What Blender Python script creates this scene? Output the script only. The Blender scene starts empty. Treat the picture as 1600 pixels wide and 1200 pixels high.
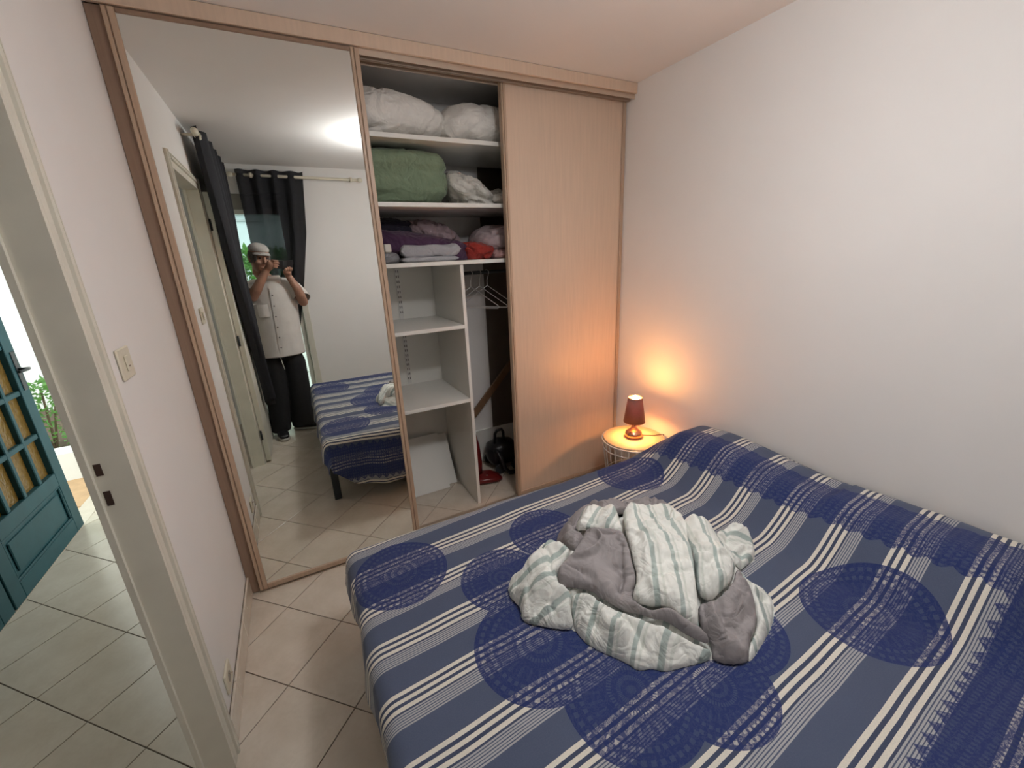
import bpy, math, random
from mathutils import Vector, Matrix, noise

random.seed(7)
PI = math.pi
SC = bpy.context.scene
COL = SC.collection

# ------------------------------------------------------------------ camera
W, H = 2.4545, 2.526                    # room width (x) and ceiling height; mirror wall at y ~ 0, left wall x = 0
CAM = Vector((0.4483, -2.2063, 1.5975))
FWD = Vector((0.43344, 0.85145, -0.29524)); RGT = Vector((0.88419, -0.46512, -0.04331)); UPV = Vector((0.17420, 0.24228, 0.95444))
cam_d = bpy.data.cameras.new('camera'); cam_d.sensor_width = 36.0; cam_d.lens = 650.34 / 1600 * 36.0
cam_d.clip_start = 0.012; cam_d.clip_end = 200
cam = bpy.data.objects.new('camera', cam_d); COL.objects.link(cam)
cam.matrix_world = Matrix(((RGT.x, UPV.x, -FWD.x, CAM.x), (RGT.y, UPV.y, -FWD.y, CAM.y), (RGT.z, UPV.z, -FWD.z, CAM.z), (0, 0, 0, 1)))
SC.camera = cam

# ------------------------------------------------------------------ world and exposure
wd = bpy.data.worlds.new('sky'); SC.world = wd; wd.use_nodes = True
wn = wd.node_tree.nodes; wl = wd.node_tree.links
bg = wn['Background']
bg.inputs[0].default_value = (.90, .98, .95, 1); bg.inputs[1].default_value = 2.6          # even overcast sky
SC.view_settings.view_transform = 'Standard'; SC.view_settings.look = 'None'
SC.view_settings.exposure = 0.0; SC.view_settings.gamma = 1.0; SC.view_settings.use_curve_mapping = False
SC.cycles.use_denoising = True
SC.cycles.max_bounces = 8; SC.cycles.diffuse_bounces = 4; SC.cycles.glossy_bounces = 5; SC.cycles.transparent_max_bounces = 6
SC.cycles.use_adaptive_sampling = True; SC.cycles.adaptive_threshold = .035

CEIL_LAMP = (1.33, -1.55, 2.27)
CEIL_STRENGTH = 74.0
BULB = 470.0

# ------------------------------------------------------------------ node helpers
class E:
    """arithmetic on shader sockets"""
    def __init__(s, nt, sock): s.nt, s.k = nt, sock
    def _m(s, op, *a, clamp=False):
        n = s.nt.nodes.new('ShaderNodeMath'); n.operation = op; n.use_clamp = clamp
        for i, v in enumerate((s,) + a):
            if isinstance(v, E): s.nt.links.new(v.k, n.inputs[i])
            else: n.inputs[i].default_value = v
        return E(s.nt, n.outputs[0])
    def __add__(s, o): return s._m('ADD', o)
    def __sub__(s, o): return s._m('SUBTRACT', o)
    def __mul__(s, o): return s._m('MULTIPLY', o)
    def __truediv__(s, o): return s._m('DIVIDE', o)
    def __radd__(s, o): return s + o
    def __rmul__(s, o): return s * o
    def __rsub__(s, o): return (s * -1.0) + o
    def sin(s): return s._m('SINE')
    def fract(s): return s._m('FRACT')
    def abs(s): return s._m('ABSOLUTE')
    def gt(s, v): return s._m('GREATER_THAN', v)
    def lt(s, v): return s._m('LESS_THAN', v)
    def mn(s, o): return s._m('MINIMUM', o)
    def mx(s, o): return s._m('MAXIMUM', o)
    def atan2(s, o): return s._m('ARCTAN2', o)
    def sqrt(s): return s._m('SQRT')
    def floor(s): return s._m('FLOOR')

def new_mat(name):
    m = bpy.data.materials.new(name); m.use_nodes = True
    return m, m.node_tree, m.node_tree.nodes['Principled BSDF']

def mixcol(nt, f, a, b):
    n = nt.nodes.new('ShaderNodeMix'); n.data_type = 'RGBA'
    for i, v in ((0, f), (6, a), (7, b)):
        if isinstance(v, E): nt.links.new(v.k, n.inputs[i])
        elif isinstance(v, bpy.types.NodeSocket): nt.links.new(v, n.inputs[i])
        elif i == 0: n.inputs[0].default_value = v
        else: n.inputs[i].default_value = (*v, 1)
    return n.outputs[2]

def tex_noise(nt, scale, detail=3, rough=.55, coord='Object', stretch=None, dist=0.0):
    tc = nt.nodes.new('ShaderNodeTexCoord'); n = nt.nodes.new('ShaderNodeTexNoise')
    n.inputs['Scale'].default_value = scale; n.inputs['Detail'].default_value = detail
    n.inputs['Roughness'].default_value = rough; n.inputs['Distortion'].default_value = dist
    src = tc.outputs[coord]
    if stretch:
        mp = nt.nodes.new('ShaderNodeMapping'); mp.inputs['Scale'].default_value = stretch
        nt.links.new(src, mp.inputs[0]); src = mp.outputs[0]
    nt.links.new(src, n.inputs['Vector'])
    return E(nt, n.outputs[0])

def bump(nt, bsdf, h, strength=.2, dist=.01):
    b = nt.nodes.new('ShaderNodeBump'); b.inputs['Strength'].default_value = strength; b.inputs['Distance'].default_value = dist
    nt.links.new(h.k if isinstance(h, E) else h, b.inputs['Height']); nt.links.new(b.outputs[0], bsdf.inputs['Normal'])

_mats = {}
def mat(name, col, rough=.6, var=.06, vs=6.0, metal=0.0, bs=0.0, bscale=60.0, stretch=None, spec=None, sheen=0.0, trans=0.0):
    """plain procedural material: colour with soft noise, optional fine relief"""
    if name in _mats: return _mats[name]
    m, nt, b = new_mat(name)
    n = tex_noise(nt, vs, 2, stretch=stretch)
    lo = tuple(max(0, c * (1 - var)) for c in col); hi = tuple(min(1, c * (1 + var)) for c in col)
    nt.links.new(mixcol(nt, (n - .25) * 2.0, lo, hi), b.inputs['Base Color'])
    b.inputs['Roughness'].default_value = rough; b.inputs['Metallic'].default_value = metal
    if spec is not None: b.inputs['Specular IOR Level'].default_value = spec
    if sheen: b.inputs['Sheen Weight'].default_value = sheen
    if trans: b.inputs['Transmission Weight'].default_value = trans
    if bs: bump(nt, b, tex_noise(nt, bscale, 4, stretch=stretch), bs, .004)
    _mats[name] = m
    return m

M_wall = mat('white_wall_paint', (.865, .845, .82), .75, .015, 3)
M_ceil = mat('ceiling_paint', (.875, .85, .825), .8, .015, 3)
M_trim = mat('painted_trim', (.73, .70, .60), .5, .05, 9, bs=.1, bscale=40)
M_oak = mat('pale_oak_laminate', (.67, .51, .385), .42, .05, 7, bs=.05, bscale=120, stretch=(12, 12, .6))
M_oakd = mat('oak_profile', (.50, .36, .255), .38, .08, 9, stretch=(12, 12, .6))
M_oakp = mat('oak_post_brown', (.30, .195, .135), .45, .08, 9, stretch=(12, 12, .6))
M_alu = mat('track_aluminium', (.62, .52, .42), .3, .04, 20, metal=.6)
M_white = mat('white_melamine', (.80, .79, .74), .35, .01, 4)
M_black = mat('black_plastic', (.012, .012, .014), .35, .1, 20)
M_dkmet = mat('dark_metal', (.035, .04, .045), .4, .1, 20, metal=.3)
M_cream = mat('cream_plastic', (.74, .69, .55), .4, .03, 20)

def m_tile():
    m, nt, b = new_mat('beige_stone_tile')
    oi = nt.nodes.new('ShaderNodeObjectInfo'); rnd = E(nt, oi.outputs['Random'])
    tc = nt.nodes.new('ShaderNodeTexCoord')
    n1 = tex_noise(nt, 5, 6, .65); n2 = tex_noise(nt, 45, 3, .6)
    c = mixcol(nt, (n1 - .3) * 2.0, (.60, .52, .42), (.77, .70, .60))
    c = mixcol(nt, (n2 - .45) * .6, c, (.52, .44, .35))
    c = mixcol(nt, (rnd - .5).abs() * .25, c, (.68, .62, .53))
    nt.links.new(c, b.inputs['Base Color'])
    r = n2 * .16 + .16
    nt.links.new(r.k, b.inputs['Roughness']); b.inputs['Coat Weight'].default_value = .5; b.inputs['Coat Roughness'].default_value = .2
    bump(nt, b, n2 * .5 + n1, .1, .003)
    return m
M_tile = m_tile()
M_grout = mat('dark_grout', (.16, .125, .09), .9, .15, 30)

# ------------------------------------------------------------------ mesh helpers
class MB:
    def __init__(s): s.v = []; s.f = []; s.mi = []; s.smooth = []
    def add(s, vs, fs, mi=0, smooth=False):
        o = len(s.v); s.v += [tuple(v) for v in vs]
        for f in fs: s.f.append(tuple(i + o for i in f)); s.mi.append(mi); s.smooth.append(smooth)
        return s
    def box(s, x0, x1, y0, y1, z0, z1, bev=0.0, mi=0):
        if bev <= 0:
            v = [(x, y, z) for z in (z0, z1) for y in (y0, y1) for x in (x0, x1)]
            return s.add(v, [(0, 2, 3, 1), (4, 5, 7, 6), (0, 1, 5, 4), (2, 6, 7, 3), (0, 4, 6, 2), (1, 3, 7, 5)], mi)
        b = min(bev, (x1 - x0) * .49, (y1 - y0) * .49, (z1 - z0) * .49)
        v = []; idx = {}
        for sx in (0, 1):
            for sy in (0, 1):
                for sz in (0, 1):
                    X = (x0, x1)[sx]; Y = (y0, y1)[sy]; Zz = (z0, z1)[sz]
                    ix = X + (b if sx == 0 else -b); iy = Y + (b if sy == 0 else -b); iz = Zz + (b if sz == 0 else -b)
                    for k, p in enumerate(((X, iy, iz), (ix, Y, iz), (ix, iy, Zz))):
                        idx[sx, sy, sz, k] = len(v); v.append(p)
        f = []
        I = lambda a, b_, c, k: idx[a, b_, c, k]
        f += [(I(0, 0, 0, 0), I(0, 0, 1, 0), I(0, 1, 1, 0), I(0, 1, 0, 0)), (I(1, 0, 0, 0), I(1, 1, 0, 0), I(1, 1, 1, 0), I(1, 0, 1, 0)),
              (I(0, 0, 0, 1), I(1, 0, 0, 1), I(1, 0, 1, 1), I(0, 0, 1, 1)), (I(0, 1, 0, 1), I(0, 1, 1, 1), I(1, 1, 1, 1), I(1, 1, 0, 1)),
              (I(0, 0, 0, 2), I(0, 1, 0, 2), I(1, 1, 0, 2), I(1, 0, 0, 2)), (I(0, 0, 1, 2), I(1, 0, 1, 2), I(1, 1, 1, 2), I(0, 1, 1, 2))]
        for p in (0, 1):
            for q in (0, 1):
                f.append((I(0, p, q, 1), I(0, p, q, 2), I(1, p, q, 2), I(1, p, q, 1)))
                f.append((I(p, 0, q, 0), I(p, 0, q, 2), I(p, 1, q, 2), I(p, 1, q, 0)))
                f.append((I(p, q, 0, 0), I(p, q, 0, 1), I(p, q, 1, 1), I(p, q, 1, 0)))
        for p in (0, 1):
            for q in (0, 1):
                for r in (0, 1): f.append((I(p, q, r, 0), I(p, q, r, 1), I(p, q, r, 2)))
        return s.add(v, f, mi)
    def tube(s, pts, r, n=10, mi=0, caps=True):
        pts = [Vector(p) for p in pts]; rs = r if isinstance(r, (list, tuple)) else [r] * len(pts)
        v = []; ref = None
        for i, p in enumerate(pts):
            d = (pts[min(i + 1, len(pts) - 1)] - pts[max(i - 1, 0)]).normalized()
            if ref is None: ref = d.orthogonal().normalized()
            ref = (ref - d * ref.dot(d)).normalized(); q = d.cross(ref)
            for k in range(n):
                a = 2 * PI * k / n; v.append(p + (ref * math.cos(a) + q * math.sin(a)) * rs[i])
        f = []
        for i in range(len(pts) - 1):
            for k in range(n): f.append((i * n + k, i * n + (k + 1) % n, (i + 1) * n + (k + 1) % n, (i + 1) * n + k))
        s.add(v, f, mi, True)
        if caps: s.add([v[k] for k in range(n)], [tuple(range(n))[::-1]], mi); s.add([v[-n + k] for k in range(n)], [tuple(range(n))], mi)
        return s
    def lathe(s, prof, c=(0, 0, 0), n=32, mi=0):
        """prof: (radius, z) from bottom to top"""
        v = []
        for r, z in prof:
            for k in range(n):
                a = 2 * PI * k / n; v.append((c[0] + r * math.cos(a), c[1] + r * math.sin(a), c[2] + z))
        f = []
        for i in range(len(prof) - 1):
            for k in range(n): f.append((i * n + k, i * n + (k + 1) % n, (i + 1) * n + (k + 1) % n, (i + 1) * n + k))
        return s.add(v, f, mi, True)
    def loft(s, rings, n=20, mi=0, cap=True, pw=2.0):
        """rings: (centre, axis_u, axis_v) - closed elliptic rings"""
        v = []
        for c, u, w in rings:
            c, u, w = Vector(c), Vector(u), Vector(w)
            for k in range(n):
                a = 2 * PI * k / n; ca, sa = math.cos(a), math.sin(a)
                e = 2 / pw
                v.append(c + u * (abs(ca) ** e * (1 if ca >= 0 else -1)) + w * (abs(sa) ** e * (1 if sa >= 0 else -1)))
        f = []
        for i in range(len(rings) - 1):
            for k in range(n): f.append((i * n + k, i * n + (k + 1) % n, (i + 1) * n + (k + 1) % n, (i + 1) * n + k))
        s.add(v, f, mi, True)
        if cap:
            s.add(v[:n], [tuple(range(n))[::-1]], mi, True); s.add(v[-n:], [tuple(range(n))], mi, True)
        return s
    def prism(s, poly, z0, z1, mi=0, axis='z'):
        n = len(poly)
        def P(p, t): return (p[0], p[1], t) if axis == 'z' else ((p[0], t, p[1]) if axis == 'y' else (t, p[0], p[1]))
        v = [P(p, z0) for p in poly] + [P(p, z1) for p in poly]
        f = [tuple(range(n))[::-1], tuple(range(n, 2 * n))] + [(i, (i + 1) % n, n + (i + 1) % n, n + i) for i in range(n)]
        return s.add(v, f, mi)
    def grid(s, nu, nv, fn, mi=0, smooth=True, closed=False):
        v = [fn(i / (nu - 1), j / (nv - 1)) for j in range(nv) for i in range(nu)]
        f = [(j * nu + i, j * nu + i + 1, (j + 1) * nu + i + 1, (j + 1) * nu + i) for j in range(nv - 1) for i in range(nu - 1)]
        return s.add(v, f, mi, smooth)
    def mesh(s, name, mats):
        me = bpy.data.meshes.new(name); me.from_pydata(s.v, [], s.f)
        for m in mats: me.materials.append(m)
        me.polygons.foreach_set('material_index', s.mi); me.polygons.foreach_set('use_smooth', s.smooth)
        me.update(); return me

def fixn(me):
    import bmesh
    bm = bmesh.new(); bm.from_mesh(me); bmesh.ops.remove_doubles(bm, verts=bm.verts, dist=1e-5)
    bmesh.ops.recalc_face_normals(bm, faces=bm.faces); bm.to_mesh(me); bm.free()

def obj(name, mb, mats, parent=None, label=None, fix=True):
    if not isinstance(mats, (list, tuple)): mats = [mats]
    me = mb.mesh(name, mats) if isinstance(mb, MB) else mb
    if fix: fixn(me)
    o = bpy.data.objects.new(name, me); COL.objects.link(o)
    if parent is not None:
        o.parent = parent; o.matrix_parent_inverse = parent.matrix_basis.inverted()
    if label: o['label'] = label
    return o
def tag(o, label=None, cat=None, group=None, kind=None):
    for k, v in (('label', label), ('category', cat), ('group', group), ('kind', kind)):
        if v: o[k] = v
    return o
def thing(name, loc, label, cat, group=None, kind=None):
    o = bpy.data.objects.new(name, None); COL.objects.link(o); o.location = loc; o.empty_display_size = .05
    return tag(o, label, cat, group, kind)
def struct(name, mb, mats, label=None, parent=None):
    o = obj(name, mb, mats, parent)
    o['kind'] = 'structure'
    if label: o['label'] = label
    return o
def subsurf(o, lv=1):
    m = o.modifiers.new('sub', 'SUBSURF'); m.levels = lv; m.render_levels = lv; return o
def solid(o, t, off=-1):
    m = o.modifiers.new('sol', 'SOLIDIFY'); m.thickness = t; m.offset = off; return o
def sstep(a, b, x):
    t = max(0, min(1, (x - a) / (b - a))); return t * t * (3 - 2 * t)
def ridge(p, sc, oct=3):
    a = 1.0; s = 0; t = 0; p = Vector(p) * sc
    for _ in range(oct):
        s += a * (1 - abs(noise.noise(p)) * 2.2); t += a; a *= .5; p = p * 2.03 + Vector((3.1, 1.7, 5.3))
    return s / t

# ================================================================== THE SETTING
YB = -2.90            # back wall
YC = 0.655            # closet back
HX = -1.04            # hall outer wall
# ---- floor: grout bed and every tile laid on the diagonal
fl = MB().box(HX - .1, W + .05, YB - .12, YC + .05, -.06, -.004); fl.box(HX - .1, -.03, YC + .05, 2.25, -.06, -.004)
floor = struct('floor', fl, M_grout, 'beige stone floor tiles laid on the diagonal with dark grout')
D2 = 0.44713 / 2; X0, Y0 = 0.16993, -0.22426; G = 0.0028
def clip(poly, ax, lim, keep_less):
    out = []
    for i in range(len(poly)):
        a, b = poly[i], poly[(i + 1) % len(poly)]
        ia = (a[ax] <= lim) == keep_less or a[ax] == lim; ib = (b[ax] <= lim) == keep_less or b[ax] == lim
        if ia: out.append(a)
        if ia != ib:
            t = (lim - a[ax]) / (b[ax] - a[ax]); out.append((a[0] + t * (b[0] - a[0]), a[1] + t * (b[1] - a[1])))
    return out
def tile_mesh(poly, name='tile'):
    n = len(poly); cx = sum(p[0] for p in poly) / n; cy = sum(p[1] for p in poly) / n
    ins = []
    for p in poly:
        d = Vector((cx - p[0], cy - p[1])); L = d.length; d = d / L if L else d
        ins.append((p[0] + d.x * .0016, p[1] + d.y * .0016))
    v = [(*p, -.006) for p in poly] + [(*p, -.0006) for p in poly] + [(*p, 0) for p in ins]
    f = [tuple(range(2 * n, 3 * n))]
    for i in range(n):
        j = (i + 1) % n; f.append((i, j, n + j, n + i)); f.append((n + i, n + j, 2 * n + j, 2 * n + i))
    return MB().add(v, f)
full = tile_mesh([(D2 - G, 0), (0, D2 - G), (-D2 + G, 0), (0, -D2 + G)]).mesh('tile', [M_tile]); fixn(full)
for i in range(-8, 14):
    for j in range(-14, 14):
        if (i + j) % 2: continue
        cx, cy = X0 + i * D2, Y0 + j * D2 + D2
        p = [(cx + D2 - G, cy), (cx, cy + D2 - G), (cx - D2 + G, cy), (cx, cy - D2 + G)]
        lims = ((0, HX, False), (0, W if cy < .75 else -.07, True), (1, YB, False), (1, YC if cx > -.1 else 2.2, True))
        q = p
        for ax, lim, less in lims:
            q = clip(q, ax, lim, less)
            if len(q) < 3: break
        if len(q) < 3: continue
        ar = abs(sum(q[k][0] * q[(k + 1) % len(q)][1] - q[(k + 1) % len(q)][0] * q[k][1] for k in range(len(q)))) / 2
        if ar < .0012: continue
        if len(q) == 4 and q == p:
            o = bpy.data.objects.new('tile', full); COL.objects.link(o); o.location = (cx, cy, 0); o.parent = floor
        else:
            mb = tile_mesh([(a - cx, b - cy) for a, b in q]); me = mb.mesh('tile', [M_tile]); fixn(me)
            o = bpy.data.objects.new('tile', me); COL.objects.link(o); o.location = (cx, cy, 0); o.parent = floor

struct('ceiling', MB().box(HX - .1, W + .1, YB - .12, 2.3, H, H + .1), M_ceil, 'plain off-white bedroom ceiling')
# ---- left wall with the door opening
OA, OB, OH = -.888, -1.69, 2.135
T = -.068
wl_ = MB().box(T, 0, OA, YC + .1, 0, H).box(T, 0, YB, OB, 0, H).box(T, 0, OB, OA, OH, H)
struct('wall_left', wl_, M_wall, 'white plaster wall with the open doorway')
struct('wall_right', MB().box(W, W + .1, YB - .1, YC + .1, 0, H), M_wall, 'bare white plaster wall behind the bed head')
struct('wall_closet', MB().box(0, W, YC, YC + .1, 0, H), M_wall, 'white wall at the back of the closet')
WX0, WX1, WZ = .045, .535, 2.13
wb = MB().box(-.07, WX0, YB - .12, YB, 0, H).box(WX1, W, YB - .12, YB, 0, H).box(WX0, WX1, YB - .12, YB, WZ + .14, H)
struct('wall_back', wb, M_wall, 'white wall opposite the mirror with the garden window')
# ---- hall walls
hw = MB().box(HX - .12, HX, YB - .1, -.40, 0, H).box(HX - .12, HX, -.40, 2.2, 2.16, H)
struct('wall_hall', hw, M_wall, 'hallway outer wall around the teal front door')
struct('wall_hall_end', MB().box(-1.30, 0, 2.2, 2.36, 0, H), M_wall, 'white wall closing the end of the hallway')
struct('wall_hall_back', MB().box(HX, T, YB - .1, YB, 0, H), M_wall, 'white wall at the back of the hallway')

# ---- baseboards made of tile strips
bb = struct('baseboard_left', MB().box(0, .004, -.82, -.03, 0, .099), M_grout, 'beige tile skirting under the light switch')
y = -.032
for L in (.31, .31, .163):
    obj('tile', MB().box(.004, .0125, y - L + .0025, y, .001, .104, .002), M_tile, bb); y -= L
struct('baseboard_right', MB().box(W - .012, W, YB, .02, .001, .104, .002), M_tile, 'beige tile skirting along the right wall')
struct('baseboard_closet', MB().box(.9, W, YC - .012, YC, .001, .27, .002).box(.9, W, YC - .014, YC, .27, .276), M_white, 'white skirting at the back of the closet')
struct('baseboard_back', MB().box(.62, W, YB, YB + .012, .001, .104, .002), M_tile, 'beige tile skirting along the back wall')

struct('closet_shade_panel', MB().box(1.712, W, YC - .007, YC - .001, .278, H - .002), mat('closet_shade_brown', (.13, .10, .08), .7, .1, 8), 'dark brown panel painted as shade at the closet back right')  # added panel: shade of the unlit closet interior put into a dark colour

# ---- bedroom door casing (mouldings), jamb, strike plates
def casing_profile(y_out, sgn):
    """points (x, y): sgn -1 = the opening lies towards -y"""
    q = [(0, 0), (.012, 0), (.0165, .005), (.0165, .009), (.007, .012), (.007, .016), (.0185, .019), (.0205, .027), (.0185, .034), (.0075, .037), (.0075, .041), (.0140, .044), (.0130, .064), (.009, .068), (0, .068)]
    return [(x, y_out + sgn * d) for x, d in q]
tr = MB().prism(casing_profile(-.822, -1), 0, OH + .066).prism(casing_profile(-1.756, 1), 0, OH + .066)
q = casing_profile(0, -1)
tr.prism([(x, OH + .066 + d) for x, d in q], -1.6885, -.8895, axis='y')     # head casing
tr2 = MB().prism([(T - x, y) for x, y in casing_profile(-.822, -1)], 0, OH + .066).prism([(T - x, y) for x, y in casing_profile(-1.756, 1)], 0, OH + .066)
struct('trim_1', tr, M_trim, 'moulded cream door casing on the bedroom side')
struct('trim_2', tr2, M_trim, 'moulded cream door casing on the hallway side')
jb = MB().box(T - .008, .012, OA - .013, OA + .004, 0, OH).box(T - .008, .012, OB - .004, OB + .013, 0, OH).box(T - .008, .012, OB, OA, OH - .012, OH + .002)
jb.box(T - .008, -.062, OA - .024, OA - .012, 0, OH - .012)
jb.box(T - .008, -.062, OB + .012, OB + .024, 0, OH - .012)
jamb = struct('trim_3', jb, M_trim, 'cream door jamb with two lock holes')
M_hole = mat('lock_recess', (.05, .025, .018), .6, .2, 60)
for z in (1.133, 1.053):
    h = .016 if z > 1.1 else .02
    obj('lock_hole', MB().box(-.056, -.042, OA - .0142, OA - .0132, z - h, z + h), M_hole, jamb, 'dark mortise in the jamb')
# ---- bedroom door leaf folded back against the left wall
d1 = thing('door_1', (.03, -1.72, 0), 'cream bedroom door leaf folded back behind the dark curtain', None, kind='structure')
obj('leaf', MB().box(.022, .06, -2.46, -1.725, .012, 2.12, .003), M_trim, d1)
for z in (.25, 1.05, 1.9): obj('hinge', MB().tube([(.03, -1.718, z - .04), (.03, -1.718, z + .04)], .007), M_dkmet, d1)
obj('lock_plate', MB().box(.06, .0625, -2.41, -2.37, .98, 1.16, .001).tube([(.06, -2.39, 1.1), (.1, -2.39, 1.1), (.1, -2.29, 1.1)], .008), M_alu, d1)

# ---- light switch and wall socket
sw = thing('light_switch', (0, -.69, 1.355), 'square cream light switch on the left wall', 'light switch')
obj('plate', MB().box(.0005, .008, -.737, -.643, 1.311, 1.399, .003), M_cream, sw)
obj('rocker', MB().box(.008, .0125, -.704, -.676, 1.333, 1.377, .002), M_cream, sw)
obj('pilot_mark', MB().box(.0125, .0135, -.694, -.686, 1.345, 1.349), mat('switch_mark', (.25, .2, .14), .5), sw)
so = thing('wall_socket', (0, -.69, .175), 'white wall socket low beside the door casing', 'socket')
obj('plate', MB().box(.0005, .009, -.735, -.645, .135, .217, .003), M_cream, so)
obj('outlet_well', MB().add(*(lambda n: ([(.0092, -.69 + .02 * math.cos(2 * PI * k / n), .176 + .02 * math.sin(2 * PI * k / n)) for k in range(n)], [tuple(range(n))]))(20)), mat('socket_well', (.35, .32, .26), .5), so)
obj('earth_pin', MB().tube([(.008, -.69, .187), (.022, -.69, .187)], .0025), M_alu, so)

# ================================================================== CLOSET FRONT
YMIR = -.045
fr = thing('closet_surround', (0, 0, 0), 'pale wood closet surround with header beam and side post', 'closet frame')
obj('header_beam', MB().box(0.0, W, -.058, -.040, 2.472, H - .001, .002).box(0, W, -.040, .075, 2.49, H - .001), M_oak, fr)
obj('side_post', MB().box(.0005, .046, -.036, .06, .004, 2.472, .002), M_oakp, fr)
tk = MB()
for yy in (-.038, .000, .012, .06): tk.box(.046, W - .001, yy, yy + .004, 2.448, 2.49)
tk.box(.046, W - .001, -.038, .064, 2.484, 2.49)
obj('top_track', tk, M_alu, fr)
bt = MB().box(.046, W - .013, -.052, .068, .0005, .004)
for yy in (-.036, .028): bt.box(.046, W - .013, yy - .002, yy + .002, .004, .010)
obj('bottom_track', bt, M_alu, fr)

def profile_stile(mb, x0, x1, yf, yb_, z0, z1):
    w = x1 - x0
    mb.box(x0, x1, yf + .008, yb_, z0, z1)
    mb.box(x0, x0 + w * .36, yf, yf + .008, z0, z1, .003)
    mb.box(x0 + w * .46, x1, yf + .002, yf + .008, z0, z1, .002)
md = thing('mirror_door', (.47, -.03, 0), 'sliding closet door with tall mirror reflecting the man', 'mirror door')
st = MB(); profile_stile(st, .048, .084, -.054, -.012, .012, 2.468); obj('stile', st, M_oakd, md)
st = MB(); profile_stile(st, .850, .886, -.054, -.012, .012, 2.468); obj('stile', st, M_oakd, md)
obj('bottom_rail', MB().box(.084, .850, -.052, -.014, .012, .040, .003), M_oakd, md)
obj('top_rail', MB().box(.084, .850, -.050, -.014, 2.452, 2.468, .003), M_oakp, md)
mm, nt, b = new_mat('mirror_silver'); b.inputs['Metallic'].default_value = 1; b.inputs['Roughness'].default_value = .0
n = tex_noise(nt, 2, 2); nt.links.new(mixcol(nt, n, (.86, .885, .855), (.87, .895, .865)), b.inputs['Base Color'])
obj('mirror_pane', MB().box(.082, .852, YMIR, -.035, .038, 2.455), mm, md)

pd = thing('plank_door', (2.0, .04, 0), 'plain pale wood sliding closet door beside the right wall', 'closet door')
obj('panel', MB().box(1.624, W - .027, .034, .050, .03, 2.462), M_oak, pd)
st = MB(); profile_stile(st, 1.598, 1.626, .026, .062, .012, 2.468); obj('stile', st, M_oakd, pd)
st = MB(); profile_stile(st, W - .029, W - .003, .026, .062, .012, 2.468); obj('stile', st, M_oakd, pd)
obj('bottom_rail', MB().box(1.626, W - .029, .028, .058, .012, .04, .002), M_oakd, pd)

# ---- shelving inside
YS, YE = .10, YC - .002
sh = thing('closet_shelving', (1.2, .4, 0), 'white melamine closet shelves with a partition panel', 'shelving')
for z in (2.196, 1.882, 1.582): obj('shelf', MB().box(.42, W - .004, YS, YE, z - .022, z, .001), M_white, sh)
obj('partition', MB().box(1.326, 1.346, YS, YE - .016, .002, 1.558, .001), M_white, sh)
obj('side_panel', MB().box(.42, .44, YS, YE - .016, .002, 1.558, .001), M_white, sh)
for z in (1.218, .757): obj('shelf', MB().box(.44, 1.326, YS, YE - .016, z - .022, z, .001), M_white, sh)
obj('back_panel', MB().box(.44, 1.326, YE - .014, YE - .002, .28, 1.558), M_white, sh)
M_slot = mat('slot_dark', (.06, .055, .05), .6)
for x, z0, z1 in ((1.088, .765, 1.55),):
    sd = obj('slotted_rail', MB().box(x - .014, x + .014, YE - .018, YE - .014, z0, z1, .001), mat('rail_white', (.7, .69, .66), .35, .02, metal=.2), sh)
    sl = MB(); z = z0 + .03
    while z < z1 - .02:
        if abs(z - 1.207) > .03:
            for dx in (-.008, .004): sl.box(x + dx, x + dx + .0045, YE - .0187, YE - .0178, z, z + .016)
        z += .033
    obj('slot_row', sl, M_slot, sd)['kind'] = 'stuff'

# ================================================================== BED
bed = thing('bed', (1.45, -1.35, 0), 'double bed on dark metal legs under the blue cover', 'bed')
BX0, BX1, BY0, BY1, BZ = .470, 2.425, -2.195, -.650, .485
obj('bed_frame', MB().box(.49, 2.42, -2.175, -.67, .25, .30, .01), M_dkmet, bed)
obj('mattress', MB().box(BX0, BX1, BY0, BY1, .302, BZ, .035), mat('mattress_ticking', (.6, .6, .62), .9), bed)
for x in (.50, 2.36):
    for yy in (-.785, -2.06): obj('leg', MB().box(x - .024, x + .024, yy - .024, yy + .024, .001, .252, .004), M_dkmet, bed)

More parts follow.
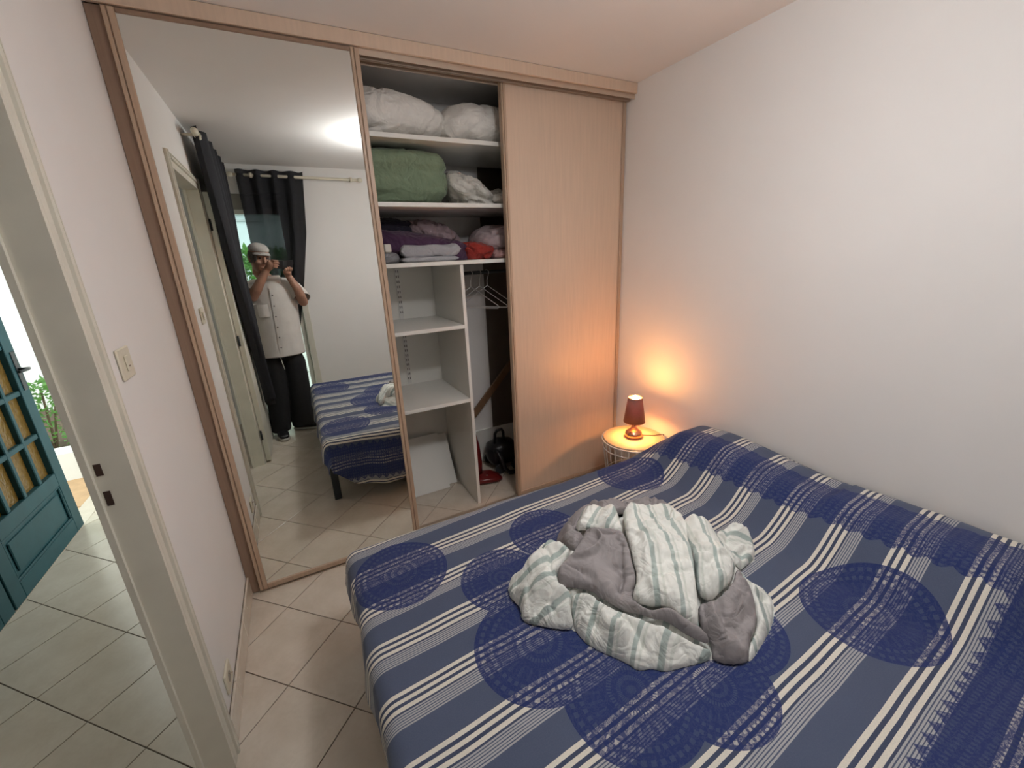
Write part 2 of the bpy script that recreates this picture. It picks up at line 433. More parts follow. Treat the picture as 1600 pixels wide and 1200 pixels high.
# ---- bedspread: woven stripes with dark lace medallions
def m_bedspread():
    m, nt, b = new_mat('striped_lace_bedspread')
    uv = nt.nodes.new('ShaderNodeUVMap'); uv.uv_map = 'cloth'
    sp = nt.nodes.new('ShaderNodeSeparateXYZ'); nt.links.new(uv.outputs[0], sp.inputs[0])
    s, t = E(nt, sp.outputs[0]), E(nt, sp.outputs[1])
    wob = (tex_noise(nt, 4, 2, coord='UV') - .5) * .006
    tt = t - (s - .92) * .065 + wob
    ph = ((tt * -1.0 - .7705) / .1745).fract()
    rp = nt.nodes.new('ShaderNodeValToRGB'); rp.color_ramp.interpolation = 'CONSTANT'
    CR, SL, DK, GL = (.72, .68, .59), (.078, .098, .155), (.052, .066, .115), (.40, .40, .405)
    P = .1745
    stops = [(0, CR), (.0115, DK), (.0205, CR), (.032, DK), (.0415, CR), (.053, DK), (.0585, GL), (.0625, SL), (.065, GL), (.069, SL), (.0715, GL), (.0755, SL), (.078, GL), (.082, SL), (.0845, GL), (.0885, SL), (.091, GL), (.095, SL)]
    el = rp.color_ramp.elements
    el[0].position = 0; el[0].color = (*CR, 1); el[1].position = .0115 / P; el[1].color = (*DK, 1)
    for p_, c in stops[2:]:
        e = el.new(p_ / P); e.color = (*c, 1)
    nt.links.new(ph.k, rp.inputs[0])
    weave = tex_noise(nt, 300, 2, coord='UV'); fade = tex_noise(nt, 9, 4, coord='UV')
    base = mixcol(nt, (weave - .4) * .5, rp.outputs[0], (.15, .165, .215))
    base = mixcol(nt, (fade - .45) * .25, base, (.12, .145, .21))
    # medallions: nearest centre, radius-normalised distance
    MED = [(.63, -.875, .170), (.945, -1.09, .150), (1.215, -.945, .150), (.925, -1.375, .195), (1.06, -1.615, .185), (1.255, -1.715, .150),
           (1.44, -1.60, .175), (1.86, -1.795, .180), (1.835, -.775, .165), (1.12, -1.30, .17), (1.27, -1.45, .18), (1.55, -1.20, .16), (.63, -1.93, .16), (2.36, -1.0, .0001)]
    best = None; bx = by = br = None
    for cx, cy, R in MED:
        dx, dy = s - cx, t - cy
        r = (dx * dx + dy * dy).sqrt() / R
        if best is None: best, bx, by = r, dx, dy
        else:
            w = r.lt(best); best = best.mn(r)
            bx = bx + (dx - bx) * w; by = by + (dy - by) * w
    ang = by.atan2(bx)
    inside = best.lt(1.0)
    rings = (best * 44.0).sin().gt(.15)
    dots = (ang * 46.0).sin().gt(-.2)
    curls = (tex_noise(nt, 60, 2, coord='UV', dist=1.5) - .5).abs().lt(.045)
    petal = (ang * 26.0).sin().gt(.55) * best.gt(.46) * best.lt(.66)
    outer = best.gt(.72); inner = best.lt(.42)
    lace = (rings * dots) * (outer + inner).mn(1.0) * .75 + curls * .35 + petal * .3
    # borders along both long sides and the band over the pillows
    zig = ((tt * 0.0 + s * 22.0).fract() - .5).abs() * .05
    bord = (tt + zig).lt(-2.062) * (tt + zig).gt(-2.40)
    bord2 = (tt + zig).gt(-.565) * (tt - zig).lt(-.335)
    sc = s + (t + 1.35) * .065
    scal = (t * 53.4).sin().abs() * .015
    band = (sc + scal).gt(2.075) * (sc - scal * .6).lt(2.265)
    strip = (bord + bord2 + band).mn(1.0)
    lrow = (sc * 420.0).sin().gt(.1) * (t * 300.0).sin().gt(-.1)
    lace2 = lrow * .55 + curls * .45
    mask = (inside + strip).mn(1.0)
    lc = (lace * inside + lace2 * strip).mn(1.0)
    NV = (.020, .034, .130)
    dark = mixcol(nt, (lc * .55 + .06).mn(1.0), NV, base)
    col = mixcol(nt, mask, base, dark)
    nt.links.new(col, b.inputs['Base Color'])
    b.inputs['Roughness'].default_value = .92; b.inputs['Specular IOR Level'].default_value = .15
    b.inputs['Sheen Weight'].default_value = .12
    bump(nt, b, weave, .25, .0015)
    return m
EX0, EY0, EY1 = .462, -2.218, -.628      # edges of the mattress below
RR = .045
def over(e):
    """overhang length -> (outward, drop) round the mattress edge"""
    if e <= 0: return 0.0, 0.0
    a = e / RR
    if a < PI / 2: return RR * math.sin(a), RR * (1 - math.cos(a))
    return RR, RR + e - RR * PI / 2
def bed_height(x, yy):
    z = BZ + .006
    hx = sstep(1.90, 2.20, x) * (1 - .30 * sstep(2.30, 2.44, x) ** 2)
    hy = sstep(-2.17, -1.97, yy) * (1 - sstep(-.80, -.62, yy) * .72)
    lump = 1 + .10 * math.cos((yy + 1.0) * 7.5) * (1 if yy > -1.5 else .3)
    z += .160 * hx * hy * lump
    z += .010 * noise.noise(Vector((x * 2.2, yy * 2.2, 1.3))) + .004 * noise.noise(Vector((x * 7, yy * 7, 4.3)))
    z += .004 * math.sin((x * .9 + yy * 1.0) * 30) * sstep(1.8, 2.05, x) * noise.noise(Vector((x * 3, yy * 3, 9)))
    return z
NS, NT_ = 250, 240
def spread():
    vs, uvs, fs = [], [], []
    for j in range(NT_):
        for i in range(NS):
            fs_ = i / (NS - 1); ft = j / (NT_ - 1)
            s = EX0 + RR - .17 + fs_ * (2.437 - (EX0 + RR - .17))
            top = .185 + .195 * sstep(.40, .66, s) + .02 * math.sin(s * 9)          # closet-side hang
            bot = .33 + .02 * math.sin(s * 7)
            t = (EY0 + RR - bot) + ft * ((EY1 - RR + top) - (EY0 + RR - bot))
            ex = (EX0 + RR) - s
            et = t - (EY1 - RR) if t > EY1 - RR else ((EY0 + RR) - t if t < EY0 + RR else 0)
            sg = 1 if t > -1.3 else -1
            x, yy = s, t
            if ex > 0 and et > 0:
                r = math.hypot(ex, et); o_, d_ = over(r); x = EX0 + RR - o_ * ex / r; yy = (EY1 - RR if sg > 0 else EY0 + RR) + sg * o_ * et / r
            elif ex > 0: o_, d_ = over(ex); x = EX0 + RR - o_
            elif et > 0: o_, d_ = over(et); yy = (EY1 - RR if sg > 0 else EY0 + RR) + sg * o_
            else: o_, d_ = 0, 0
            xx = min(max(x, EX0 + .02), 2.44); yc = min(max(yy, EY0), EY1)
            z = bed_height(xx, yc) - d_ + .004
            k = min(1, d_ / .2)
            if et > 0: yy += sg * k * (.026 + .020 * math.sin(s * 17 + .6 * math.sin(s * 5)) + .006 * math.sin(s * 41))
            if ex > 0: x -= k * (.016 + .012 * math.sin(t * 15) + .004 * math.sin(t * 37 + 1))
            vs.append((x, yy, z)); uvs.append((s, t))
    for j in range(NT_ - 1):
        for i in range(NS - 1):
            a = j * NS + i; fs.append((a, a + 1, a + NS + 1, a + NS))
    me = bpy.data.meshes.new('bedspread'); me.from_pydata(vs, [], fs)
    ul = me.uv_layers.new(name='cloth')
    for lp in me.loops: ul.data[lp.index].uv = uvs[lp.vertex_index]
    me.polygons.foreach_set('use_smooth', [True] * len(fs)); me.materials.append(m_bedspread()); me.update()
    return me
bs = obj('bedspread', spread(), [], fix=False)
solid(bs, .004, -1)
tag(bs, 'blue striped bedspread with dark lace medallions covering the bed', 'bedspread')

# ---- crumpled duvet cover on the bed
POLY = {
'hull': [(0.926, -1.163), (0.961, -1.116), (1.041, -1.09), (1.139, -1.046), (1.188, -1.046), (1.294, -0.992), (1.41, -0.96), (1.533, -0.978), (1.562, -1.037), (1.726, -1.081), (1.69, -1.197), (1.725, -1.27), (1.746, -1.32), (1.831, -1.366), (1.84, -1.427), (1.793, -1.474), (1.745, -1.48), (1.706, -1.465), (1.67, -1.524), (1.678, -1.594), (1.651, -1.631), (1.575, -1.674), (1.457, -1.705), (1.394, -1.721), (1.339, -1.695), (1.311, -1.66), (1.257, -1.645), (1.194, -1.627), (1.166, -1.615), (1.162, -1.6), (1.114, -1.582), (1.105, -1.549), (1.046, -1.456), (1.039, -1.394), (0.998, -1.367), (0.945, -1.317), (0.912, -1.283), (0.935, -1.247)],
'left': [(0.921, -1.173), (0.951, -1.136), (0.995, -1.176), (1.141, -1.042), (1.132, -1.202), (1.137, -1.248), (1.065, -1.269), (1.037, -1.3), (1.063, -1.342), (1.044, -1.368), (1.036, -1.398), (0.992, -1.375), (0.908, -1.292), (0.93, -1.258)],
'back': [(1.196, -1.033), (1.318, -0.958), (1.447, -0.911), (1.575, -0.93), (1.605, -0.991), (1.777, -1.037), (1.732, -1.163), (1.552, -1.267), (1.418, -1.18), (1.407, -1.142), (1.316, -1.059), (1.212, -1.144), (1.226, -1.2), (1.158, -1.25), (1.139, -1.214)],
'tuft': [(1.206, -1.153), (1.316, -1.059), (1.404, -1.136), (1.349, -1.247), (1.316, -1.293), (1.26, -1.197)],
'gray': [(1.037, -1.3), (1.065, -1.269), (1.155, -1.254), (1.226, -1.2), (1.26, -1.197), (1.304, -1.243), (1.315, -1.303), (1.256, -1.401), (1.228, -1.455), (1.188, -1.468), (1.198, -1.524), (1.265, -1.582), (1.304, -1.618), (1.321, -1.656), (1.275, -1.626), (1.214, -1.564), (1.172, -1.501), (1.113, -1.419), (1.111, -1.388), (1.065, -1.339), (1.041, -1.325)],
'flap': [(1.407, -1.183), (1.499, -1.227), (1.729, -1.161), (1.545, -1.362), (1.429, -1.481), (1.368, -1.548), (1.302, -1.621), (1.277, -1.611), (1.245, -1.567), (1.196, -1.511), (1.185, -1.471), (1.228, -1.455), (1.265, -1.383), (1.315, -1.303)],
'puff': [(1.567, -1.311), (1.76, -1.244), (1.655, -1.382), (1.673, -1.432), (1.656, -1.488), (1.5, -1.578), (1.429, -1.6), (1.382, -1.594), (1.361, -1.561), (1.391, -1.528), (1.442, -1.47), (1.52, -1.383)],
'tip': [(1.664, -1.376), (1.862, -1.348), (1.857, -1.418), (1.794, -1.474), (1.738, -1.483), (1.659, -1.493), (1.673, -1.432)],
'rgray': [(1.351, -1.57), (1.382, -1.594), (1.424, -1.604), (1.494, -1.582), (1.572, -1.54), (1.561, -1.579), (1.535, -1.635), (1.492, -1.673), (1.409, -1.701), (1.384, -1.725), (1.33, -1.7), (1.303, -1.665), (1.321, -1.656), (1.313, -1.617)],
'rstripe': [(1.567, -1.575), (1.636, -1.615), (1.639, -1.636), (1.564, -1.679), (1.449, -1.71), (1.384, -1.725), (1.4, -1.702), (1.486, -1.676), (1.535, -1.635)],
'bottom': [(1.063, -1.342), (1.111, -1.388), (1.113, -1.419), (1.17, -1.503), (1.209, -1.568), (1.275, -1.626), (1.319, -1.657), (1.303, -1.665), (1.25, -1.65), (1.186, -1.633), (1.16, -1.62), (1.155, -1.606), (1.107, -1.588), (1.099, -1.555), (1.04, -1.462), (1.033, -1.402), (1.044, -1.368)],
}
def m_duvet():
    m, nt, b = new_mat('mint_striped_cotton')
    uv = nt.nodes.new('ShaderNodeUVMap'); uv.uv_map = 'cloth'
    sp = nt.nodes.new('ShaderNodeSeparateXYZ'); nt.links.new(uv.outputs[0], sp.inputs[0])
    s = E(nt, sp.outputs[0]) + (tex_noise(nt, 5, 2, coord='UV') - .5) * .03
    ph = (s / .064).fract()
    rp = nt.nodes.new('ShaderNodeValToRGB'); el = rp.color_ramp.elements
    W_, G_, P_ = (.80, .81, .76), (.40, .47, .44), (.66, .69, .63)
    el[0].position = 0; el[0].color = (*W_, 1); el[1].position = .33; el[1].color = (*W_, 1)
    for p_, c in ((.36, P_), (.43, P_), (.46, W_), (.56, W_), (.59, G_), (.77, G_), (.80, W_)):
        e = el.new(p_); e.color = (*c, 1)
    nt.links.new(ph.k, rp.inputs[0])
    wash = tex_noise(nt, 14, 3, coord='UV')
    nt.links.new(mixcol(nt, (wash - .4) * .5, rp.outputs[0], (.78, .78, .74)), b.inputs['Base Color'])
    b.inputs['Roughness'].default_value = .85; b.inputs['Specular IOR Level'].default_value = .2
    crinkle(nt, b)
    return m
def crinkle(nt, b):
    f = (tex_noise(nt, 11, 2, .5, dist=1.6) - .5).abs(); g = (tex_noise(nt, 26, 3, .5, dist=1.0) - .5).abs()
    bump(nt, b, (f * 4.0).mn(1.0) + (g * 3.0).mn(1.0) * .22, .34, .012)
M_duvet = m_duvet()
M_dgrey = mat('grey_cotton', (.33, .305, .305), .9, .08, 20); crinkle(M_dgrey.node_tree, M_dgrey.node_tree.nodes['Principled BSDF'])
M_dgrey.node_tree.nodes['Principled BSDF'].inputs['Specular IOR Level'].default_value = .15
def poly_sdf(px, py, poly):
    d = 1e9; ins = False; cp = None; n = len(poly)
    for i in range(n):
        ax, ay = poly[i]; bx, by = poly[(i + 1) % n]; ex, ey = bx - ax, by - ay
        t = max(0, min(1, ((px - ax) * ex + (py - ay) * ey) / (ex * ex + ey * ey + 1e-12)))
        qx, qy = ax + t * ex, ay + t * ey; dd = math.hypot(px - qx, py - qy)
        if dd < d: d = dd; cp = (qx, qy)
        if (ay > py) != (by > py) and px < (bx - ax) * (py - ay) / (by - ay) + ax: ins = not ins
    return (d if ins else -d), cp
def smooth_poly(p, it=2):
    for _ in range(it):
        o = []
        for i in range(len(p)):
            a, b = p[i], p[(i + 1) % len(p)]
            o += [(a[0] * .75 + b[0] * .25, a[1] * .75 + b[1] * .25), (a[0] * .25 + b[0] * .75, a[1] * .25 + b[1] * .75)]
        p = o
    return p
hullp = smooth_poly(POLY['hull'], 1)
def heap(x, yy):
    d, _ = poly_sdf(x, yy, hullp); d = max(d, 0)
    und = .034 * noise.noise(Vector((x * 6.5, yy * 6.5, 2.2))) + .016 * noise.noise(Vector((x * 13, yy * 13, 6.2)))
    return bed_height(x, yy) + .005 + .150 * (1 - math.exp(-d / .105)) + und * min(1, d / .08)
du = thing('duvet_cover', (1.35, -1.35, .5), 'crumpled mint striped and grey duvet cover heaped on the bed', 'bed linen')
def patch(key, lay, puff, ang, folds, mt, lab=None, h=.0062, wr=.015, ew=.028):
    poly = hullp if key == 'hull' else smooth_poly(POLY[key], 1)
    x0 = min(p[0] for p in poly) - h; x1 = max(p[0] for p in poly) + h; y0 = min(p[1] for p in poly) - h; y1 = max(p[1] for p in poly) + h
    nx, ny = int((x1 - x0) / h) + 2, int((y1 - y0) / h) + 2
    dat = [[None] * nx for _ in range(ny)]
    ca, sa = math.cos(ang), math.sin(ang)
    for j in range(ny):
        for i in range(nx):
            x, yy = x0 + i * h, y0 + j * h
            d, cp = poly_sdf(x, yy, poly); dat[j][i] = (x, yy, d, cp)
    idx = {}; vs = []; uvs = []; fs = []
    def vid(i, j):
        if (i, j) in idx: return idx[i, j]
        x, yy, d, cp = dat[j][i]
        if d < 0: x, yy = cp; d = 0
        e = min(1, d / ew); prof = math.sqrt(max(0, 1 - (1 - e) ** 2))
        al, ac = x * ca + yy * sa, -x * sa + yy * ca
        z = heap(x, yy) + lay * .0055 + puff * prof
        g = min(1, d / .03)
        nz = noise.noise(Vector((x * 5 + lay, yy * 5, lay * 1.7)))
        wx = .05 * noise.noise(Vector((x * 7, yy * 7, lay + 20))); wy = .05 * noise.noise(Vector((x * 7, yy * 7, lay + 40)))
        fold = math.sin(ac * folds + 2.6 * nz + 26 * wx)
        c1 = max(0, 1 - abs(noise.noise(Vector((al * 4 + wx * 20, ac * 11 + wy * 20, lay * 2.3)))) * 7)
        c2 = max(0, 1 - abs(noise.noise(Vector((al * 9 + wy * 30, ac * 20 + wx * 30, lay * 4.1 + 9)))) * 6)
        c3 = max(0, 1 - abs(noise.noise(Vector((ac * 6 + wy * 20, al * 13 + wx * 20, lay * 1.3 + 5)))) * 7)
        z += g * (wr * .8 * fold + wr * 1.7 * c1 - wr * .8 * c2 - wr * 1.3 * c3 + wr * .6 * nz)
        if d <= 0: z = heap(x, yy) + lay * .0055 - .012
        if key == 'hull' and d <= 0: z = bed_height(x, yy) + .006
        idx[i, j] = len(vs); vs.append((x, yy, z)); uvs.append((ac + .012 * nz * 3, al)); return idx[i, j]
    for j in range(ny - 1):
        for i in range(nx - 1):
            c = [(i, j), (i + 1, j), (i + 1, j + 1), (i, j + 1)]
            if sum(dat[b][a][2] > 0 for a, b in c) == 0: continue
            if min(dat[b][a][2] for a, b in c) < -h * 1.45: continue
            fs.append(tuple(vid(a, b) for a, b in c))
    me = bpy.data.meshes.new(key); me.from_pydata(vs, [], fs)
    ul = me.uv_layers.new(name='cloth')
    for lp in me.loops: ul.data[lp.index].uv = uvs[lp.vertex_index]
    me.polygons.foreach_set('use_smooth', [True] * len(fs)); me.materials.append(mt); me.update()
    o = obj('fold' if key != 'hull' else 'cloth_heap', me, [], du, lab, fix=False)
    solid(o, .004, -1); subsurf(o, 1)
    return o
patch('hull', -1, .004, .6, 40, M_duvet, wr=.006)
patch('rstripe', 1, .018, 1.0, 60, M_duvet, 'striped fold')
patch('rgray', 3, .022, -.9, 48, M_dgrey, 'grey fold', wr=.019)
patch('bottom', 2, .024, .28, 60, M_duvet, 'striped fold')
patch('left', 3, .024, -.15, 55, M_duvet, 'striped fold')
patch('back', 3, .022, -.35, 48, M_dgrey, 'grey fold')
patch('tip', 3, .026, -.5, 45, M_duvet, 'striped fold')
patch('puff', 5, .032, 1.0, 42, M_duvet, 'striped fold', ew=.04)
patch('gray', 6, .020, -1.0, 44, M_dgrey, 'grey fold', wr=.020)
patch('tuft', 7, .024, .6, 60, M_duvet, 'striped fold')
patch('flap', 9, .018, .95, 26, M_duvet, 'striped fold', wr=.011, ew=.020)

# ================================================================== SIDE TABLE AND LAMP
TX, TY, TZ = 2.238, -.375, .45
tb = thing('side_table', (TX, TY, 0), 'small round wire basket side table in the corner', 'side table')
obj('table_top', MB().lathe([(0, TZ - .014), (.186, TZ - .014), (.190, TZ - .010), (.190, TZ - .003), (.186, TZ), (0, TZ)], (TX, TY, 0), 48), mat('table_wood', (.62, .47, .29), .55, .12, 30, bs=.2, bscale=120, stretch=(1, 4, 1)), tb)
M_wire = mat('white_wire', (.72, .70, .66), .35, .03, 20, metal=.2)
for z, r, w in ((TZ - .012, .196, .005), (TZ - .06, .192, .003), (.2, .165, .003), (.012, .145, .005)):
    obj('ring', MB().tube([(TX + r * math.cos(2 * PI * k / 40), TY + r * math.sin(2 * PI * k / 40), z) for k in range(41)], w, 8), M_wire, tb)
for k in range(28):
    a = 2 * PI * k / 28
    obj('wire', MB().tube([(TX + .195 * math.cos(a), TY + .195 * math.sin(a), TZ - .012), (TX + .145 * math.cos(a), TY + .145 * math.sin(a), .012)], .002, 6), M_wire, tb)
lp = thing('table_lamp', (TX, TY, TZ), 'small lit lamp with brown shade and copper base', 'lamp')
M_cop = mat('copper', (.80, .38, .22), .22, .04, 20, metal=1.0)
obj('base', MB().lathe([(0, .001), (.040, .001), (.052, .008), (.055, .022), (.050, .038), (.032, .052), (.018, .066), (.012, .085), (.011, .11), (0, .11)], (TX, TY, TZ), 40), M_cop, lp)
msh, nt, b = new_mat('brown_shade'); n = tex_noise(nt, 80, 2)
nt.links.new(mixcol(nt, n, (.16, .085, .07), (.20, .11, .09)), b.inputs['Base Color']); b.inputs['Roughness'].default_value = .7
tl = nt.nodes.new('ShaderNodeBsdfTranslucent'); tl.inputs[0].default_value = (.9, .25, .08, 1)
mx_ = nt.nodes.new('ShaderNodeMixShader'); mx_.inputs[0].default_value = .03
nt.links.new(b.outputs[0], mx_.inputs[1]); nt.links.new(tl.outputs[0], mx_.inputs[2]); nt.links.new(mx_.outputs[0], nt.nodes['Material Output'].inputs[0])
so_ = obj('shade', MB().lathe([(.066, .108), (.043, .268)], (TX, TY, TZ), 40), msh, lp, fix=False); solid(so_, .0015, 0)
for r_, z_ in ((.0655, .108), (.0425, .268)): obj('shade_ring', MB().tube([(TX + r_ * math.cos(2 * PI * k / 32), TY + r_ * math.sin(2 * PI * k / 32), TZ + z_) for k in range(33)], .0014, 6), M_cop, lp)
mbulb, nt, b = new_mat('lit_bulb'); n = tex_noise(nt, 5, 1)
nt.links.new(mixcol(nt, n, (1, .40, .105), (1, .42, .115)), b.inputs['Emission Color']); b.inputs['Emission Strength'].default_value = BULB
obj('bulb', MB().lathe([(0, .112), (.012, .115), (.013, .13), (.016, .15), (.016, .252), (.012, .274), (0, .284)], (TX, TY, TZ), 24), mbulb, lp)
obj('cord', MB().tube([(TX + .05, TY - .01, TZ + .006), (TX + .08, TY - .03, TZ + .0035), (TX + .12, TY - .06, TZ + .0035), (TX + .16, TY - .07, TZ + .004), (TX + .203, TY - .06, TZ - .01), (TX + .207, TY - .06, .2), (TX + .205, TY - .06, .01)], .003, 8), mat('cord_brown', (.12, .07, .05), .5), lp)

# ceiling lamp in the middle of the room (seen only as light)
cl = thing('ceiling_lamp', CEIL_LAMP, 'round white ceiling lamp over the bed', 'lamp')
mg, nt, b = new_mat('lit_opal_glass'); n = tex_noise(nt, 3, 1)
nt.links.new(mixcol(nt, n, (1, .99, 1.0), (1, .99, 1.0)), b.inputs['Emission Color']); b.inputs['Emission Strength'].default_value = CEIL_STRENGTH
obj('globe', MB().lathe([(.0001, -.042), (.048, -.038), (.088, -.028), (.113, -.013), (.120, 0), (.113, .013), (.088, .028), (.048, .038), (.012, .042)], CEIL_LAMP, 40), mg, cl)
obj('stem', MB().tube([(CEIL_LAMP[0], CEIL_LAMP[1], CEIL_LAMP[2] + .042), (CEIL_LAMP[0], CEIL_LAMP[1], H - .012)], .008, 10), M_white, cl)
obj('ceiling_rose', MB().lathe([(0, -.014), (.035, -.014), (.045, -.008), (.045, -.001), (0, -.001)], (CEIL_LAMP[0], CEIL_LAMP[1], H), 32), M_white, cl)

# ================================================================== THINGS IN THE CLOSET
def lump(name, c, half, m, seed, amp=.02, fr=5.0, sq=2.6, base=None, label=None, cat=None, group=None, parent=None, n=(100, 56), slope=0.0, crease=None, cap_y=None):
    """soft cloth body: rounded block with creased, noisy skin resting on z = base"""
    nu, nv = n; vs = []; e = 2 / sq
    sp = lambda v: (abs(v) ** e) * (1 if v >= 0 else -1)
    for j in range(nv):
        ph = -PI / 2 + PI * j / (nv - 1)
        for i in range(nu):
            th = 2 * PI * i / nu
            d = Vector((sp(math.cos(ph)) * sp(math.cos(th)), sp(math.cos(ph)) * sp(math.sin(th)), sp(math.sin(ph))))
            p = Vector((d.x * half[0], d.y * half[1], d.z * half[2]))
            q = p * fr + Vector((seed * 7.7, seed * 3.3, seed))
            k = noise.noise(q * .6) * 1.1 + (ridge(q, 1.0, 3) - .5) * .9
            if crease is not None:
                for cz, dep, wd in crease: k -= dep * math.exp(-((p.z - cz + .012 * noise.noise(q * .7)) / wd) ** 2)
            c1 = abs(noise.noise(q * .55 + Vector((noise.noise(q * .9), noise.noise(q * .9 + Vector((5, 5, 5))), 0)) * .5))
            k -= .9 * max(0, 1 - c1 * 9)
            p += Vector((d.x, d.y, d.z)).normalized() * (amp * k)
            p.z += slope * p.x
            p += Vector(c)
            if cap_y is not None and p.y > cap_y: p.y = cap_y - .001 * noise.noise(q)
            if base is not None and p.z < base + .0015: p.z = base + .0015
            vs.append(p)
    fs = [(j * nu + i, j * nu + (i + 1) % nu, (j + 1) * nu + (i + 1) % nu, (j + 1) * nu + i) for j in range(nv - 1) for i in range(nu)]
    o = obj(name, MB().add(vs, fs, 0, True), m, parent)
    if label: tag(o, label, cat, group)
    return o
def folded(name, x0, x1, y0, y1, z0, th, nl, m, seed, label, cat, tilt=0.0):
    """folded cloth: layers with rounded front edges, one part per layer"""
    t = thing(name, ((x0 + x1) / 2, (y0 + y1) / 2, z0), label, cat); zc = z0
    for k in range(nl):
        h = th * (.30 if k == 0 else .70 / (nl - 1))
        rnd = random.Random(seed * 10 + k)
        a, b_ = x0 + rnd.uniform(0, .02), x1 - rnd.uniform(0, .02); yf = y0 + rnd.uniform(0, .012)
        nu, nv = 40, 16; vs = []
        for j in range(nv):
            an = 2 * PI * j / nv
            for i in range(nu):
                u = i / (nu - 1); endr = min(1, (min(u, 1 - u) * (nu - 1) / 3)) ** .5
                ca, sa = math.cos(an), math.sin(an)
                yy = (yf + y1) / 2 + (abs(ca) ** .25) * (1 if ca > 0 else -1) * (y1 - yf) / 2
                zz = (abs(sa) ** .6) * (1 if sa > 0 else -1) * h * .52 * endr
                x = a + (b_ - a) * u; q = Vector((x * 9, yy * 9, seed + k))
                vs.append((x, yy - .008 * noise.noise(q * 1.3) * (ca < 0), zc + h * .5 + zz + h * .30 * noise.noise(q) * (k > 0) + tilt * (x - a)))
        fs = [(j * nu + i, j * nu + i + 1, ((j + 1) % nv) * nu + i + 1, ((j + 1) % nv) * nu + i) for j in range(nv) for i in range(nu - 1)]
        mb = MB().add(vs, fs, 0, True)
        mb.add([vs[j * nu] for j in range(nv)], [tuple(range(nv))], 0, True); mb.add([vs[j * nu + nu - 1] for j in range(nv)], [tuple(range(nv))], 0, True)
        obj('fold', mb, m, t); zc += h * .96
    return t
def cot(name, c):
    if name in _mats: return _mats[name]
    m = mat(name, c, .9, .06, 18, sheen=.1); nt = m.node_tree
    f = (tex_noise(nt, 9, 2, .5, dist=1.2) - .5).abs(); g = (tex_noise(nt, 24, 2, .5, dist=.8) - .5).abs()
    bump(nt, nt.nodes['Principled BSDF'], (f * 5.0).mn(1.0) + (g * 6.0).mn(1.0) * .35, .38, .016)
    return m
S1, S2, S3 = 2.196, 1.882, 1.582
lump('pillow', (1.05, .375, S1 + .115), (.325, .245, .118), cot('pillow_white', (.91, .885, .83)), 2, .020, 5.5, 2.5, S1, 'plump white pillow at the left of the top closet shelf', 'pillow', 'pillows on the top shelf', cap_y=.65)
lump('pillow', (1.575, .375, S1 + .105), (.245, .235, .112), cot('pillow_white', (.91, .885, .83)), 5, .018, 5.5, 2.4, S1, 'plump white pillow at the right of the top closet shelf', 'pillow', 'pillows on the top shelf', cap_y=.65)
lump('comforter', (1.045, .385, S2 + .135), (.305, .245, .140), cot('comforter_green', (.20, .27, .175)), 3, .016, 7, 4.2, S2, 'rolled green comforter on the second closet shelf', 'comforter', cap_y=.65, crease=[(.035, 1.6, .012), (-.10, .7, .02)])
lump('crumpled_sheet', (1.50, .36, S2 + .075), (.150, .20, .095), cot('sheet_white', (.70, .68, .63)), 11, .040, 9, 2.2, S2, 'crumpled off-white sheet beside the green comforter', 'bed linen', slope=-.35, n=(84, 48))
lump('crumpled_sheet', (1.70, .33, S2 + .042), (.115, .17, .055), cot('sheet_white', (.70, .68, .63)), 14, .028, 10, 2.3, S2, 'low white sheet bunched against the plank door', 'bed linen', n=(72, 40))
lump('purple_blanket', (1.13, .37, S3 + .085), (.32, .22, .075), cot('blanket_purple', (.060, .022, .062)), 21, .018, 6, 3.4, S3, 'dark purple blanket on the third closet shelf', 'blanket', slope=-.14)
lump('navy_cloth', (1.0, .50, S3 + .19), (.20, .13, .06), cot('cloth_navy', (.016, .014, .03)), 23, .015, 8, 2.6, S3 + .1, 'dark navy cloth lying behind the purple blanket', 'cloth')
lump('mauve_sheet', (1.31, .47, S3 + .165), (.16, .13, .060), cot('sheet_mauve', (.36, .27, .29)), 25, .026, 10, 2.3, S3 + .1, 'mauve crumpled sheet on top of the purple blanket', 'bed linen', slope=-.25, n=(72, 40))
lump('red_cloth', (1.50, .30, S3 + .050), (.115, .17, .060), cot('cloth_red', (.34, .03, .02)), 27, .020, 8, 2.4, S3, 'bright red cloth between purple blanket and pink sheet', 'cloth')
lump('pink_sheet', (1.66, .35, S3 + .115), (.135, .18, .085), cot('sheet_pink', (.50, .40, .41)), 29, .026, 7, 2.3, S3 + .03, 'pale pink sheet leaning on the plank door', 'bed linen', slope=.12, n=(72, 40))
lump('pink_towel', (1.64, .19, S3 + .026), (.075, .08, .030), cot('towel_pink', (.45, .27, .26)), 31, .010, 14, 2.4, S3, 'small pink towel under the pale pink sheet', 'towel')
folded('grey_trousers', 1.0, 1.352, .118, .30, S3 + .001, .092, 2, cot('denim_grey', (.36, .36, .38)), 4, 'folded pale grey trousers in front of purple blanket', 'trousers')
lump('grey_sock_ball', (.955, .17, S3 + .026), (.05, .05, .030), cot('sock_grey', (.22, .22, .23)), 33, .008, 16, 2.4, S3, 'small grey cloth ball at the mirror door edge', 'cloth')
obj_ = obj('paper_packet', MB().box(.925, .962, .13, .22, S3 + .056, S3 + .10, .006), mat('packet_white', (.72, .70, .64), .5)); tag(obj_, 'small white packet on the grey cloth ball', 'packet')

